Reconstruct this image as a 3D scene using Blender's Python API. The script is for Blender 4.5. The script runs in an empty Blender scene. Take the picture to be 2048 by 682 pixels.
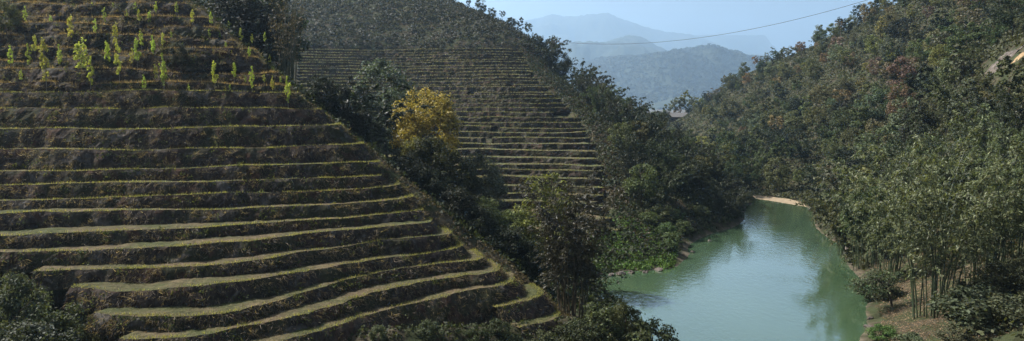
import bpy, math, random
import numpy as np
from mathutils import Vector

# ------------------------------------------------------------------ camera, sky, sun, exposure
SC = bpy.context.scene
COL = SC.collection
FPX = 1500.0                       # focal length in photograph pixels (2048 wide)
PITCH = math.atan(138.0 / FPX)     # horizon sits at row 203
cam_d = bpy.data.cameras.new('camera')
cam_d.sensor_width = 36.0
cam_d.lens = 36.0 * FPX / 2048.0
cam_d.clip_start = 0.2
cam_d.clip_end = 20000.0
cam = bpy.data.objects.new('camera', cam_d)
COL.objects.link(cam)
cam.rotation_euler = (math.pi / 2 - PITCH, 0, 0)
SC.camera = cam

SUN_AZ = math.radians(-67)         # left of the viewing direction
SUN_EL = math.radians(45)
world = bpy.data.worlds.new('World')
SC.world = world
world.use_nodes = True
wn, wl = world.node_tree.nodes, world.node_tree.links
sky = wn.new('ShaderNodeTexSky')
sky.sky_type = 'NISHITA'
sky.sun_disc = False
sky.sun_elevation = SUN_EL
sky.sun_rotation = SUN_AZ
sky.altitude = 600
sky.air_density = 1.0
sky.dust_density = 9.0
sky.ozone_density = 0.3
wl.new(sky.outputs[0], wn['Background'].inputs[0])
wn['Background'].inputs[1].default_value = 0.057

sun_d = bpy.data.lights.new('sun', 'SUN')
sun_d.energy = 5.0
sun_d.angle = math.radians(0.53)
sun_d.color = (1.0, 0.96, 0.91)
sun = bpy.data.objects.new('sun', sun_d)
COL.objects.link(sun)
SUNV = Vector((math.sin(SUN_AZ) * math.cos(SUN_EL), math.cos(SUN_AZ) * math.cos(SUN_EL), math.sin(SUN_EL)))
sun.rotation_euler = (-SUNV).to_track_quat('-Z', 'Y').to_euler()

SC.view_settings.view_transform = 'Standard'
SC.view_settings.look = 'None'
SC.view_settings.exposure = 1.18
SC.view_settings.gamma = 1.0
SC.view_settings.use_curve_mapping = False
SC.render.engine = 'CYCLES'
cy = SC.cycles
cy.use_denoising = True
cy.max_bounces = 6
cy.diffuse_bounces = 2
cy.glossy_bounces = 2
cy.transmission_bounces = 3
cy.transparent_max_bounces = 4
cy.volume_bounces = 1
cy.caustics_reflective = False
cy.caustics_refractive = False

WATER_Z = -22.0

# ------------------------------------------------------------------ numeric helpers
RNG = np.random.default_rng(7)
random.seed(11)


def ray(px, py):
    px, py = np.asarray(px, float), np.asarray(py, float)
    a = (px - 1024.0) / FPX
    b = (341.0 - py) / FPX
    dy = b * math.sin(PITCH) + math.cos(PITCH)
    dz = b * math.cos(PITCH) - math.sin(PITCH)
    return a / dy, dz / dy          # X and Z per metre of Y


def at(px, py, Y):
    a, c = ray(px, py)
    return (float(a * Y), float(Y), float(c * Y))


def to_px(X, Y, Z):
    sp, cp = math.sin(PITCH), math.cos(PITCH)
    d = Y * cp - Z * sp
    u = Y * sp + Z * cp
    return 1024 + FPX * X / d, 341 - FPX * u / d


def hash2(i, j, seed):
    n = (i * 374761393 + j * 668265263 + seed * 1442695041).astype(np.int64) & 0x7fffffff
    n = ((n ^ (n >> 13)) * 1274126177) & 0x7fffffff
    return ((n ^ (n >> 16)) & 0xffff) / 65535.0


def vnoise(x, y, seed=0):
    x, y = np.asarray(x, float), np.asarray(y, float)
    xi, yi = np.floor(x).astype(np.int64), np.floor(y).astype(np.int64)
    fx, fy = x - xi, y - yi
    fx, fy = fx * fx * (3 - 2 * fx), fy * fy * (3 - 2 * fy)
    a, b = hash2(xi, yi, seed), hash2(xi + 1, yi, seed)
    c, d = hash2(xi, yi + 1, seed), hash2(xi + 1, yi + 1, seed)
    return (a * (1 - fx) + b * fx) * (1 - fy) + (c * (1 - fx) + d * fx) * fy * 1.0 - 0.5


def fbm(x, y, seed=0, octs=4):
    s, a = 0.0, 1.0
    for o in range(octs):
        s = s + a * vnoise(np.asarray(x) * 2 ** o, np.asarray(y) * 2 ** o, seed + o * 17)
        a *= 0.5
    return s


def tps(pts, lam=0.0):
    P = np.array(pts, float)
    xy = P[:, :2] / 100.0
    n = len(P)
    d = np.linalg.norm(xy[:, None] - xy[None], axis=2)
    K = np.where(d > 0, d * d * np.log(np.maximum(d, 1e-9)), 0) + lam * np.eye(n)
    A = np.zeros((n + 3, n + 3))
    A[:n, :n] = K
    A[:n, n] = 1
    A[:n, n + 1:] = xy
    A[n, :n] = 1
    A[n + 1:, :n] = xy.T
    w = np.linalg.solve(A, np.r_[P[:, 2], 0, 0, 0])

    def f(X, Y):
        X, Y = np.asarray(X, float) / 100, np.asarray(Y, float) / 100
        out = w[n] + w[n + 1] * X + w[n + 2] * Y
        for i in range(n):
            r2 = (X - xy[i, 0]) ** 2 + (Y - xy[i, 1]) ** 2
            out = out + w[i] * 0.5 * r2 * np.log(np.maximum(r2, 1e-12))
        return out
    return f


# ------------------------------------------------------------------ mesh helpers
def mesh_np(name, V, F, mat=None, smooth=False):
    """V (n,3), F a list of (m,k) int arrays; returns mesh data"""
    me = bpy.data.meshes.new(name)
    V = np.asarray(V, np.float32)
    if not isinstance(F, list):
        F = [F]
    F = [np.asarray(f, np.int32) for f in F if len(f)]
    loops = np.concatenate([f.ravel() for f in F])
    counts = np.concatenate([np.full(len(f), f.shape[1], np.int32) for f in F])
    starts = np.r_[0, np.cumsum(counts)[:-1]].astype(np.int32)
    me.vertices.add(len(V))
    me.vertices.foreach_set('co', V.ravel())
    me.loops.add(len(loops))
    me.loops.foreach_set('vertex_index', loops)
    me.polygons.add(len(counts))
    me.polygons.foreach_set('loop_start', starts)
    me.polygons.foreach_set('loop_total', counts)
    me.polygons.foreach_set('use_smooth', np.full(len(counts), smooth, bool))
    me.update(calc_edges=True)
    if mat:
        me.materials.append(mat)
    return me


def add_obj(name, me, parent=None, loc=None, color=None, kind=None):
    o = bpy.data.objects.new(name, me)
    COL.objects.link(o)
    if parent is not None:
        o.parent = parent
    if loc is not None:
        o.location = loc
    if color is not None:
        o.color = (*color, 1)
    if kind:
        o['kind'] = kind
    return o


def tag(o, label, cat, group=None):
    o['label'] = label
    o['category'] = cat
    if group:
        o['group'] = group
    return o


def thing(name, label, cat, loc, rz=0.0, scale=(1, 1, 1), group=None):
    o = bpy.data.objects.new(name, None)
    o.empty_display_size = 0.3
    COL.objects.link(o)
    o.location = loc
    o.rotation_euler = (0, 0, rz)
    o.scale = scale
    return tag(o, label, cat, group)


class MB:
    """collects vertices and faces"""
    def __init__(self):
        self.V, self.Q, self.T, self.n = [], [], [], 0

    def add(self, V, Q=None, T=None):
        V = np.asarray(V, float)
        if Q is not None and len(Q):
            self.Q.append(np.asarray(Q) + self.n)
        if T is not None and len(T):
            self.T.append(np.asarray(T) + self.n)
        self.V.append(V)
        self.n += len(V)
        return self

    def tube(self, P, R, sides=6, cap=True):
        P = np.asarray(P, float)
        R = np.broadcast_to(np.asarray(R, float), (len(P),))
        d = np.gradient(P, axis=0)
        d /= np.linalg.norm(d, axis=1)[:, None] + 1e-9
        ref = np.where(np.abs(d[:, 2:3]) > 0.9, [[1.0, 0, 0]], [[0, 0, 1.0]])
        u = np.cross(d, ref)
        u /= np.linalg.norm(u, axis=1)[:, None] + 1e-9
        v = np.cross(d, u)
        t = np.arange(sides) * 2 * math.pi / sides
        V = P[:, None] + R[:, None, None] * (np.cos(t)[None, :, None] * u[:, None] + np.sin(t)[None, :, None] * v[:, None])
        n = len(P)
        i, j = np.meshgrid(np.arange(n - 1), np.arange(sides), indexing='ij')
        a = i * sides + j
        b = i * sides + (j + 1) % sides
        Q = np.stack([a, b, b + sides, a + sides], -1).reshape(-1, 4)
        V = V.reshape(-1, 3)
        self.add(V, Q)
        return self

    def leaves(self, C, T, B):
        n = len(C)
        V = np.stack([C - T, C + B - 0.12 * T, C + T, C - B - 0.12 * T], 1).reshape(-1, 3)
        return self.add(V, np.arange(4 * n).reshape(-1, 4))

    def box(self, lo, hi):
        x0, y0, z0 = lo
        x1, y1, z1 = hi
        V = [(x0, y0, z0), (x1, y0, z0), (x1, y1, z0), (x0, y1, z0), (x0, y0, z1), (x1, y0, z1), (x1, y1, z1), (x0, y1, z1)]
        return self.add(V, [(0, 3, 2, 1), (4, 5, 6, 7), (0, 1, 5, 4), (1, 2, 6, 5), (2, 3, 7, 6), (3, 0, 4, 7)])

    def mesh(self, name, mat, smooth=False):
        F = []
        if self.Q:
            F.append(np.concatenate(self.Q))
        if self.T:
            F.append(np.concatenate(self.T))
        return mesh_np(name, np.concatenate(self.V), F, mat, smooth)


def unit(a):
    return a / (np.linalg.norm(a, axis=-1, keepdims=True) + 1e-9)


def rand_dirs(n, rng):
    return unit(rng.normal(size=(n, 3)))


# ------------------------------------------------------------------ materials
def new_mat(name):
    m = bpy.data.materials.new(name)
    m.use_nodes = True
    nt = m.node_tree
    nt.nodes.clear()
    out = nt.nodes.new('ShaderNodeOutputMaterial')
    return m, nt, out


def N(nt, kind, **kw):
    n = nt.nodes.new(kind)
    for k, v in kw.items():
        setattr(n, k, v)
    return n


def ramp(nt, fac, stops):
    r = nt.nodes.new('ShaderNodeValToRGB')
    e = r.color_ramp.elements
    while len(e) < len(stops):
        e.new(0.5)
    for x, (p, c) in zip(e, stops):
        x.position = p
        x.color = (*c, 1)
    nt.links.new(fac, r.inputs[0])
    return r.outputs[0]


def noise(nt, scale, detail=4, rough=0.6, vec=None, dist=0.0):
    n = nt.nodes.new('ShaderNodeTexNoise')
    n.inputs['Scale'].default_value = scale
    n.inputs['Detail'].default_value = detail
    n.inputs['Roughness'].default_value = rough
    n.inputs['Distortion'].default_value = dist
    if vec is not None:
        nt.links.new(vec, n.inputs['Vector'])
    return n.outputs['Fac']


def mixc(nt, fac, a, b, blend='MIX'):
    m = nt.nodes.new('ShaderNodeMix')
    m.data_type = 'RGBA'
    m.blend_type = blend
    for i, v in ((0, fac), (6, a), (7, b)):
        if hasattr(v, 'links') or isinstance(v, bpy.types.NodeSocket):
            nt.links.new(v, m.inputs[i])
        else:
            m.inputs[i].default_value = v if i == 0 else (*v, 1)
    return m.outputs[2]


def maprange(nt, val, a, b, c=0.0, d=1.0):
    m = nt.nodes.new('ShaderNodeMapRange')
    nt.links.new(val, m.inputs[0])
    for i, v in enumerate((a, b, c, d)):
        m.inputs[i + 1].default_value = v
    return m.outputs[0]


def leaf_material(name, trans=0.28, gloss=0.35, rough=0.5, var=0.7):
    m, nt, out = new_mat(name)
    oi = N(nt, 'ShaderNodeObjectInfo')
    ge = N(nt, 'ShaderNodeNewGeometry')
    k = maprange(nt, ge.outputs['Random Per Island'], 0, 1, 1 - var, 1 + var)
    g = N(nt, 'ShaderNodeCombineColor')
    for i in range(3):
        nt.links.new(k, g.inputs[i])
    c = mixc(nt, 1.0, oi.outputs['Color'], g.outputs[0], 'MULTIPLY')
    # a few leaves turn yellow-brown
    w = N(nt, 'ShaderNodeTexWhiteNoise', noise_dimensions='1D')
    nt.links.new(ge.outputs['Random Per Island'], w.inputs['W'])
    f = maprange(nt, w.outputs['Value'], 0.86, 1.0, 0.0, 0.38)
    warm = mixc(nt, 1.0, oi.outputs['Color'], (2.0, 1.35, 0.7), 'MULTIPLY')
    c = mixc(nt, f, c, warm)
    p = N(nt, 'ShaderNodeBsdfPrincipled')
    nt.links.new(c, p.inputs['Base Color'])
    p.inputs['Roughness'].default_value = rough
    p.inputs['Specular IOR Level'].default_value = gloss
    t = N(nt, 'ShaderNodeBsdfTranslucent')
    tc = mixc(nt, 1.0, c, (1.35, 1.3, 0.6), 'MULTIPLY')
    nt.links.new(tc, t.inputs['Color'])
    mx = N(nt, 'ShaderNodeMixShader')
    mx.inputs[0].default_value = trans
    nt.links.new(p.outputs[0], mx.inputs[1])
    nt.links.new(t.outputs[0], mx.inputs[2])
    nt.links.new(mx.outputs[0], out.inputs['Surface'])
    return m


def simple_mat(name, stops, scale=3.0, rough=0.9, bump=0.0, detail=5, spec=0.2, stretch=(1, 1, 1)):
    m, nt, out = new_mat(name)
    tc = N(nt, 'ShaderNodeTexCoord')
    mp = N(nt, 'ShaderNodeMapping')
    mp.inputs['Scale'].default_value = stretch
    nt.links.new(tc.outputs['Object'], mp.inputs['Vector'])
    f = noise(nt, scale, detail, 0.65, mp.outputs[0])
    c = ramp(nt, f, stops)
    p = N(nt, 'ShaderNodeBsdfPrincipled')
    nt.links.new(c, p.inputs['Base Color'])
    p.inputs['Roughness'].default_value = rough
    p.inputs['Specular IOR Level'].default_value = spec
    if bump:
        b = N(nt, 'ShaderNodeBump')
        b.inputs['Strength'].default_value = 0.8
        b.inputs['Distance'].default_value = bump
        nt.links.new(f, b.inputs['Height'])
        nt.links.new(b.outputs[0], p.inputs['Normal'])
    nt.links.new(p.outputs[0], out.inputs['Surface'])
    return m


M = {}
M['leaf'] = leaf_material('leaf', gloss=0.18, rough=0.6)
M['young_leaf'] = leaf_material('young_leaf', trans=0.5, gloss=0.2, rough=0.6, var=0.4)
M['bamboo_leaf'] = leaf_material('bamboo_leaf', trans=0.30, gloss=0.3, rough=0.5)
M['grass'] = leaf_material('grass_blade', trans=0.45, gloss=0.2, rough=0.6, var=0.5)
M['bark'] = simple_mat('bark', [(0.3, (0.035, 0.028, 0.02)), (0.7, (0.11, 0.09, 0.07))], 6, stretch=(3, 3, 0.6), bump=0.03)
M['pale_bark'] = simple_mat('pale_bark', [(0.3, (0.12, 0.10, 0.08)), (0.7, (0.30, 0.27, 0.22))], 6, stretch=(3, 3, 0.6), bump=0.02)
M['culm'] = simple_mat('culm', [(0.3, (0.020, 0.034, 0.014)), (0.6, (0.042, 0.056, 0.024)), (0.8, (0.10, 0.092, 0.05))], 2.5, rough=0.45, spec=0.5, stretch=(4, 4, 0.5))
M['dry_culm'] = simple_mat('dry_culm', [(0.3, (0.05, 0.04, 0.022)), (0.7, (0.14, 0.11, 0.06))], 2.5, rough=0.5, spec=0.4, stretch=(4, 4, 0.5))


def ground_material():
    m, nt, out = new_mat('hillside_soil')
    ge = N(nt, 'ShaderNodeNewGeometry')
    pos = ge.outputs['Position']
    f1 = noise(nt, 0.08, 5, 0.6, pos)
    f2 = noise(nt, 0.9, 6, 0.7, pos)
    f3 = noise(nt, 0.35, 4, 0.6, pos, 0.6)
    c1 = ramp(nt, f2, [(0.3, (0.026, 0.023, 0.014)), (0.5, (0.050, 0.042, 0.026)), (0.7, (0.09, 0.072, 0.046))])
    c2 = ramp(nt, f2, [(0.3, (0.022, 0.028, 0.012)), (0.6, (0.042, 0.050, 0.022)), (0.75, (0.07, 0.072, 0.035))])
    c = mixc(nt, ramp(nt, f3, [(0.42, (0, 0, 0)), (0.58, (1, 1, 1))]), c1, c2)
    soil = ramp(nt, f2, [(0.3, (0.11, 0.065, 0.036)), (0.7, (0.22, 0.14, 0.08))])
    c = mixc(nt, ramp(nt, f1, [(0.66, (0, 0, 0)), (0.74, (1, 1, 1))]), c, soil)
    # bare pale shoreline left by the changing water level
    sx = N(nt, 'ShaderNodeSeparateXYZ')
    nt.links.new(pos, sx.inputs[0])
    ad = N(nt, 'ShaderNodeMath', operation='MULTIPLY_ADD')
    nt.links.new(f3, ad.inputs[0])
    ad.inputs[1].default_value = 1.6
    nt.links.new(sx.outputs['Z'], ad.inputs[2])
    k = maprange(nt, ad.outputs[0], WATER_Z + 0.75, WATER_Z + 1.1, 1.0, 0.0)
    stone = ramp(nt, f2, [(0.3, (0.05, 0.04, 0.028)), (0.7, (0.14, 0.115, 0.082))])
    c = mixc(nt, k, c, stone)
    p = N(nt, 'ShaderNodeBsdfPrincipled')
    nt.links.new(c, p.inputs['Base Color'])
    p.inputs['Roughness'].default_value = 0.95
    p.inputs['Specular IOR Level'].default_value = 0.1
    b = N(nt, 'ShaderNodeBump')
    b.inputs['Strength'].default_value = 1.0
    b.inputs['Distance'].default_value = 0.25
    nt.links.new(f2, b.inputs['Height'])
    nt.links.new(b.outputs[0], p.inputs['Normal'])
    nt.links.new(p.outputs[0], out.inputs['Surface'])
    return m


def terrace_material(name, green, upper=False):
    """dark earthen bank; a grassed tread where the surface faces up"""
    m, nt, out = new_mat(name)
    ge = N(nt, 'ShaderNodeNewGeometry')
    pos = ge.outputs['Position']
    mp = N(nt, 'ShaderNodeMapping')
    mp.inputs['Scale'].default_value = (1, 1, 0.45)
    nt.links.new(pos, mp.inputs['Vector'])
    f2 = noise(nt, 2.2, 6, 0.72, mp.outputs[0], 0.4)
    f1 = noise(nt, 0.22, 4, 0.6, pos)
    bank = ramp(nt, f2, [(0.28, (0.020, 0.016, 0.012)), (0.5, (0.050, 0.039, 0.030)), (0.68, (0.098, 0.079, 0.062)), (0.8, (0.165, 0.14, 0.115))])
    mossy = ramp(nt, f2, [(0.3, (0.022, 0.024, 0.012)), (0.6, (0.052, 0.052, 0.026)), (0.8, (0.10, 0.095, 0.052))])
    bank = mixc(nt, ramp(nt, f1, [(0.45, (0, 0, 0)), (0.6, (1, 1, 1))]), bank, mossy)
    f4 = noise(nt, 0.45, 5, 0.65, pos, 0.8)
    red = ramp(nt, f2, [(0.3, (0.035, 0.020, 0.013)), (0.7, (0.10, 0.062, 0.042))])
    bank = mixc(nt, ramp(nt, f4, [(0.54, (0, 0, 0)), (0.62, (1, 1, 1))]), bank, red)
    grey = ramp(nt, f2, [(0.3, (0.05, 0.046, 0.040)), (0.7, (0.15, 0.135, 0.115))])
    bank = mixc(nt, ramp(nt, f4, [(0.36, (1, 1, 1)), (0.42, (0, 0, 0))]), bank, grey)
    tread = ramp(nt, f2, [(0.3, tuple(0.5 * x for x in green)), (0.55, green), (0.8, (0.13, 0.11, 0.055))])
    straw = ramp(nt, f2, [(0.3, (0.06, 0.045, 0.026)), (0.7, (0.15, 0.115, 0.066))])
    tread = mixc(nt, ramp(nt, f1, [(0.4, (0, 0, 0)), (0.62, (1, 1, 1))]), tread, straw)
    sx = N(nt, 'ShaderNodeSeparateXYZ')
    nt.links.new(ge.outputs['True Normal'], sx.inputs[0])
    k = maprange(nt, sx.outputs['Z'], 0.76, 0.92)
    c = mixc(nt, k, bank, tread)
    p = N(nt, 'ShaderNodeBsdfPrincipled')
    nt.links.new(c, p.inputs['Base Color'])
    p.inputs['Roughness'].default_value = 0.95
    p.inputs['Specular IOR Level'].default_value = 0.1
    b = N(nt, 'ShaderNodeBump')
    b.inputs['Strength'].default_value = 1.0
    b.inputs['Distance'].default_value = 0.18
    nt.links.new(f2, b.inputs['Height'])
    nt.links.new(b.outputs[0], p.inputs['Normal'])
    nt.links.new(p.outputs[0], out.inputs['Surface'])
    return m


def water_material():
    m, nt, out = new_mat('river_water')
    ge = N(nt, 'ShaderNodeNewGeometry')
    pos = ge.outputs['Position']
    mp = N(nt, 'ShaderNodeMapping')
    mp.inputs['Scale'].default_value = (1.0, 0.55, 1.0)
    nt.links.new(pos, mp.inputs['Vector'])
    n1 = noise(nt, 1.6, 3, 0.6, mp.outputs[0], 0.3)
    n2 = noise(nt, 0.05, 3, 0.5, pos)
    col = ramp(nt, n2, [(0.35, (0.044, 0.082, 0.040)), (0.65, (0.060, 0.104, 0.054))])
    p = N(nt, 'ShaderNodeBsdfPrincipled')
    nt.links.new(col, p.inputs['Base Color'])
    p.inputs['Roughness'].default_value = 0.06
    p.inputs['IOR'].default_value = 1.5
    p.inputs['Coat Weight'].default_value = 1.0
    p.inputs['Coat Roughness'].default_value = 0.05
    p.inputs['Specular IOR Level'].default_value = 0.5
    b = N(nt, 'ShaderNodeBump')
    wp = noise(nt, 0.06, 2, 0.5, pos, 0.5)
    nt.links.new(maprange(nt, wp, 0.38, 0.62, 0.10, 0.42), b.inputs['Strength'])
    b.inputs['Distance'].default_value = 0.10
    nt.links.new(n1, b.inputs['Height'])
    nt.links.new(b.outputs[0], p.inputs['Normal'])
    nt.links.new(b.outputs[0], p.inputs['Coat Normal'])
    nt.links.new(p.outputs[0], out.inputs['Surface'])
    return m


M['ground'] = ground_material()
M['terrace'] = terrace_material('terrace_earth', (0.062, 0.068, 0.026))
M['far_terrace'] = terrace_material('far_terrace_earth', (0.085, 0.095, 0.045))
M['water'] = water_material()
M['rock'] = simple_mat('rock', [(0.3, (0.05, 0.042, 0.035)), (0.55, (0.12, 0.10, 0.085)), (0.75, (0.22, 0.19, 0.16))], 1.3, bump=0.2)
M['orange_earth'] = simple_mat('orange_earth', [(0.3, (0.20, 0.13, 0.065)), (0.7, (0.36, 0.25, 0.14))], 0.8, bump=0.2)
M['red_earth'] = simple_mat('red_earth', [(0.3, (0.09, 0.045, 0.026)), (0.7, (0.20, 0.115, 0.07))], 1.5, bump=0.1)
M['sand'] = simple_mat('sand', [(0.3, (0.18, 0.14, 0.085)), (0.7, (0.32, 0.25, 0.165))], 1.2, bump=0.08)
M['far_forest'] = simple_mat('far_forest', [(0.3, (0.014, 0.022, 0.012)), (0.6, (0.030, 0.038, 0.020)), (0.8, (0.055, 0.05, 0.032))], 0.03, bump=3.0, detail=8)
M['wood'] = simple_mat('weathered_wood', [(0.3, (0.10, 0.07, 0.05)), (0.7, (0.24, 0.18, 0.13))], 4, stretch=(1, 1, 5))
M['roof'] = simple_mat('grey_roof', [(0.3, (0.08, 0.075, 0.072)), (0.7, (0.15, 0.145, 0.14))], 2)
M['whitewash'] = simple_mat('whitewash', [(0.3, (0.6, 0.6, 0.58)), (0.7, (0.8, 0.8, 0.78))], 2)
M['dark'] = simple_mat('dark_opening', [(0.3, (0.01, 0.01, 0.01)), (0.7, (0.02, 0.02, 0.02))], 2)
M['blue_cloth'] = simple_mat('blue_cloth', [(0.3, (0.08, 0.16, 0.42)), (0.7, (0.12, 0.22, 0.55))], 2)
M['cable'] = simple_mat('cable', [(0.3, (0.05, 0.05, 0.055)), (0.7, (0.09, 0.09, 0.1))], 2, rough=0.5)

# ------------------------------------------------------------------ terrain functions
_a0 = np.array([(-75, 57), (-60, 56.5), (-50, 56.3), (-38, 57), (-30, 58.5), (-22, 61), (-16, 64), (-7, 69.3), (0, 73.5), (5, 77), (14, 84)], float)
_a0c = np.polyfit(_a0[:, 0] / 50, _a0[:, 1], 4)


def A0(X):
    return np.polyval(_a0c, np.asarray(X, float) / 50)


def a_front(X, Y):
    return -10 + (Y - A0(X)) / 1.5


def a_flank(X, Y):
    return 3.2 - 0.92 * (0.95 * X + 0.3 * Y)


def a_smooth(X, Y):
    return np.minimum(a_front(X, Y), a_flank(X, Y))


def resample(P, step):
    d = np.r_[0, np.cumsum(np.linalg.norm(np.diff(P, axis=0), axis=1))]
    s = np.arange(0, d[-1], step)
    return np.stack([np.interp(s, d, P[:, k]) for k in range(P.shape[1])], 1)


def smooth(P, w):
    k = np.ones(w) / w
    Pp = np.concatenate([np.repeat(P[:1], w // 2, 0), P, np.repeat(P[-1:], w // 2, 0)])
    return np.stack([np.convolve(Pp[:, c], k, 'valid') for c in range(P.shape[1])], 1)


def a_level(px, py):
    """height of the smooth front face at a pixel"""
    a, c = ray(px, py)
    Y = np.arange(35, 140, 0.02)
    gz = a_front(a * Y, Y)
    return float(gz[np.argmax(gz >= c * Y)])


a_rows = [(430, y) for y in (10, 32, 53, 78, 101, 117, 141, 167, 185, 217)] + [(640, y) for y in (252, 291, 327)]
# lower terrace edges as they run in the photograph
A_LINES = [
    [(0, 370), (320, 364.5), (640, 354), (795, 348)],
    [(0, 402), (320, 394.5), (640, 383), (815, 372)],
    [(0, 432.5), (320, 421), (640, 407.5), (740, 400), (845, 392)],
    [(0, 472.5), (320, 461), (640, 438.5), (870, 418.5)],
    [(0, 506), (240, 499.5), (320, 497.5), (450, 488.5), (640, 464.5), (765, 453.5), (892, 441)],
    [(30, 545), (150, 540), (320, 536), (475, 526), (640, 497.5), (765, 481), (925, 466)],
    [(105, 577), (180, 582), (250, 585), (320, 583.5), (450, 572), (640, 533.5), (790, 508.5), (955, 489.5)],
    [(160, 624), (215, 631), (280, 635), (375, 633.5), (500, 618.5), (640, 576), (740, 548.5), (865, 531), (990, 516)],
    [(205, 672), (300, 678.5), (375, 677), (450, 666), (640, 615), (780, 571), (890, 557), (1027, 539.5)],
    [(300, 742), (400, 726), (550, 682), (640, 661), (765, 616), (865, 593.5), (965, 581), (1057, 563.5)],
]
A_STEPS = [(a_level(*q), None) for q in a_rows]
_ya = a_level(640, 354) / float(ray(640, 354)[1])
for n_, ln in enumerate(A_LINES):
    y640 = np.interp(640, [q[0] for q in ln], [q[1] for q in ln])
    A_STEPS.append((float(ray(640, y640)[1]) * float(np.interp(n_, [0, 5, 9], [_ya, 59.4, 49.3])), ln))
zj = A_STEPS[-1][0]
A_STEPS.append((zj - 1.2, [(985, 622), (1010, 617), (1065, 603.5), (1102, 591)]))
A_STEPS.append((zj - 2.4, [(1020, 661), (1040, 656), (1090, 646), (1140, 626)]))
A_STEPS.sort(key=lambda q: q[0])
A_STEPS += [(A_STEPS[-1][0] + 1.5 * k_, None) for k_ in range(1, 5)]
A_Z = [q[0] for q in A_STEPS]


def a_contour(z, line=None, step=0.28):
    if line is None:
        X = np.arange(-78, 14, 0.25)
        Y = A0(X) + 1.5 * (z + 10)
        p = 0.95 * X + 0.3 * Y
        i = np.argmax(p >= (3.2 - z) / 0.92)
        if p[i] < (3.2 - z) / 0.92:
            i = len(X) - 1
        P = np.stack([X[:i + 1], Y[:i + 1]], 1)
    else:
        ln = np.array(line, float)
        pxs = np.arange(ln[0, 0], ln[-1, 0] + 0.1, 4.0)
        pys = np.interp(pxs, ln[:, 0], ln[:, 1])
        a, c = ray(pxs, pys)
        Y = z / c
        P = np.stack([a * Y, Y], 1)
        P = resample(P, 0.25)
        P = smooth(smooth(P, 15), 15) if len(P) > 60 else smooth(P, 7)
        if ln[0, 0] == 0:
            X = np.arange(-78, P[0, 0] - 0.3, 0.25)
            P = np.concatenate([np.stack([X, P[0, 1] + A0(X) - A0(P[0, 0])], 1), P])
    t = np.arange(0.3, 5.0, 0.3)
    fl = P[-1] + t[:, None] * np.array([[-0.3, 0.954]])
    P = resample(np.concatenate([P, fl]), step)
    return smooth(smooth(P, 9), 9)


# smooth ground of the near hillside through its terrace edges
_fp = []
for z_, ln_ in A_STEPS:
    if ln_ is None and z_ > 14:
        continue
    P_ = a_contour(z_, ln_)[:-18]
    P_ = P_[P_[:, 0] > -75]
    for q_ in P_[np.linspace(0, len(P_) - 1, 8 if len(P_) > 60 else 3).astype(int)]:
        _fp.append((q_[0], q_[1], z_))
_fp += [(-45, 34, -21), (-28, 34, -21.5), (-12, 38, -21.5), (0, 46, -21.5), (8, 52, -21.5)]
_ft = tps(_fp, 0.002)


def a_ground(X, Y):
    return _ft(X, Y)


B_PTS = [(10.6, 96, -22), (20.6, 97, -22), (26, 108, -22), (35, 126, -22), (47, 150, -22), (50, 158, -22),
         (15, 66, -22.6), (12, 60, -21), (11, 76, -22), (7, 84, -21), (1, 92, -19.5), (-8, 100, -17), (-18, 112, -12), (-32, 128, -6),
         (22, 80, -26), (35, 105, -26), (48, 132, -26), (60, 150, -27)]
for q in [(1240, 500, 103), (1330, 480, 112), (1400, 420, 130), (1300, 400, 128), (1050, 425, 122), (1180, 425, 116), (1000, 350, 137), (1180, 330, 138), (1260, 330, 140),
          (1190, 270, 161), (920, 285, 157), (900, 200, 195), (1145, 200, 192), (1040, 100, 235), (690, 90, 240), (700, 165, 208),
          (820, 98, 238), (640, -10, 300), (880, 0, 292), (1000, 45, 262), (1060, 92, 238), (1120, 165, 210), (1200, 222, 188),
          (1290, 262, 174), (1390, 330, 163), (1460, 395, 157), (760, 230, 180), (500, 60, 240), (300, -60, 300)]:
    B_PTS.append(at(*q))
B_PTS += [(60, 190, -26), (45, 200, -22), (30, 240, -12), (20, 300, -5), (60, 260, -20), (100, 200, -30), (110, 330, -28), (140, 120, -32), (0, 380, 10), (60, 420, -25), (-60, 420, 30), (150, 450, -35)]
TB = tps(B_PTS, 0.0003)

C_SHORE = [(30, 60), (32.5, 69), (38, 79), (43.5, 92), (50, 111), (57, 139), (61.5, 154), (58, 168), (50, 178), (38, 196), (24, 222)]
C_PTS = [(x, y, -22) for x, y in C_SHORE]
C_PTS += [(x - 10, y + (0 if y < 150 else -6), -26) for x, y in C_SHORE[:7]] + [(42, 168, -26), (32, 180, -26), (20, 205, -26), (0, 240, -26), (0, 120, -30), (0, 60, -28)]
for q in [(1350, 243, 432), (1325, 266, 430), (1395, 226, 415), (1430, 198, 400), (1500, 150, 380), (1600, 112, 350), (1700, 68, 320), (1790, 14, 300), (1950, -60, 285), (2150, -130, 270),
          (1450, 300, 300), (1400, 285, 340), (1540, 380, 178), (1620, 385, 172), (1600, 260, 240), (1700, 215, 230), (1800, 110, 240), (1900, 160, 165), (1990, 140, 130),
          (2090, 90, 120), (2048, 0, 195), (1800, 320, 140), (1700, 370, 152), (1950, 320, 102), (2100, 300, 95), (1885, 622, 69), (2048, 560, 70),
          (2048, 690, 56), (1790, 565, 87), (1500, 260, 290), (1550, 190, 320), (1780, 640, 72)]:
    C_PTS.append(at(*q))
C_PTS += [(92, 500, -28), (130, 470, 0), (170, 420, 12), (210, 380, 25), (60, 470, -22), (260, 300, 45), (40, 380, -22), (75, 45, -12), (120, 60, 8), (200, 150, 50)]
TC = tps(C_PTS, 0.0003)


def t_near(X, Y):
    r = np.sqrt(np.asarray(X, float) ** 2 * 0.6 + np.maximum(Y, -20.0) ** 2)
    return -1.8 - 0.72 * r


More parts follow.
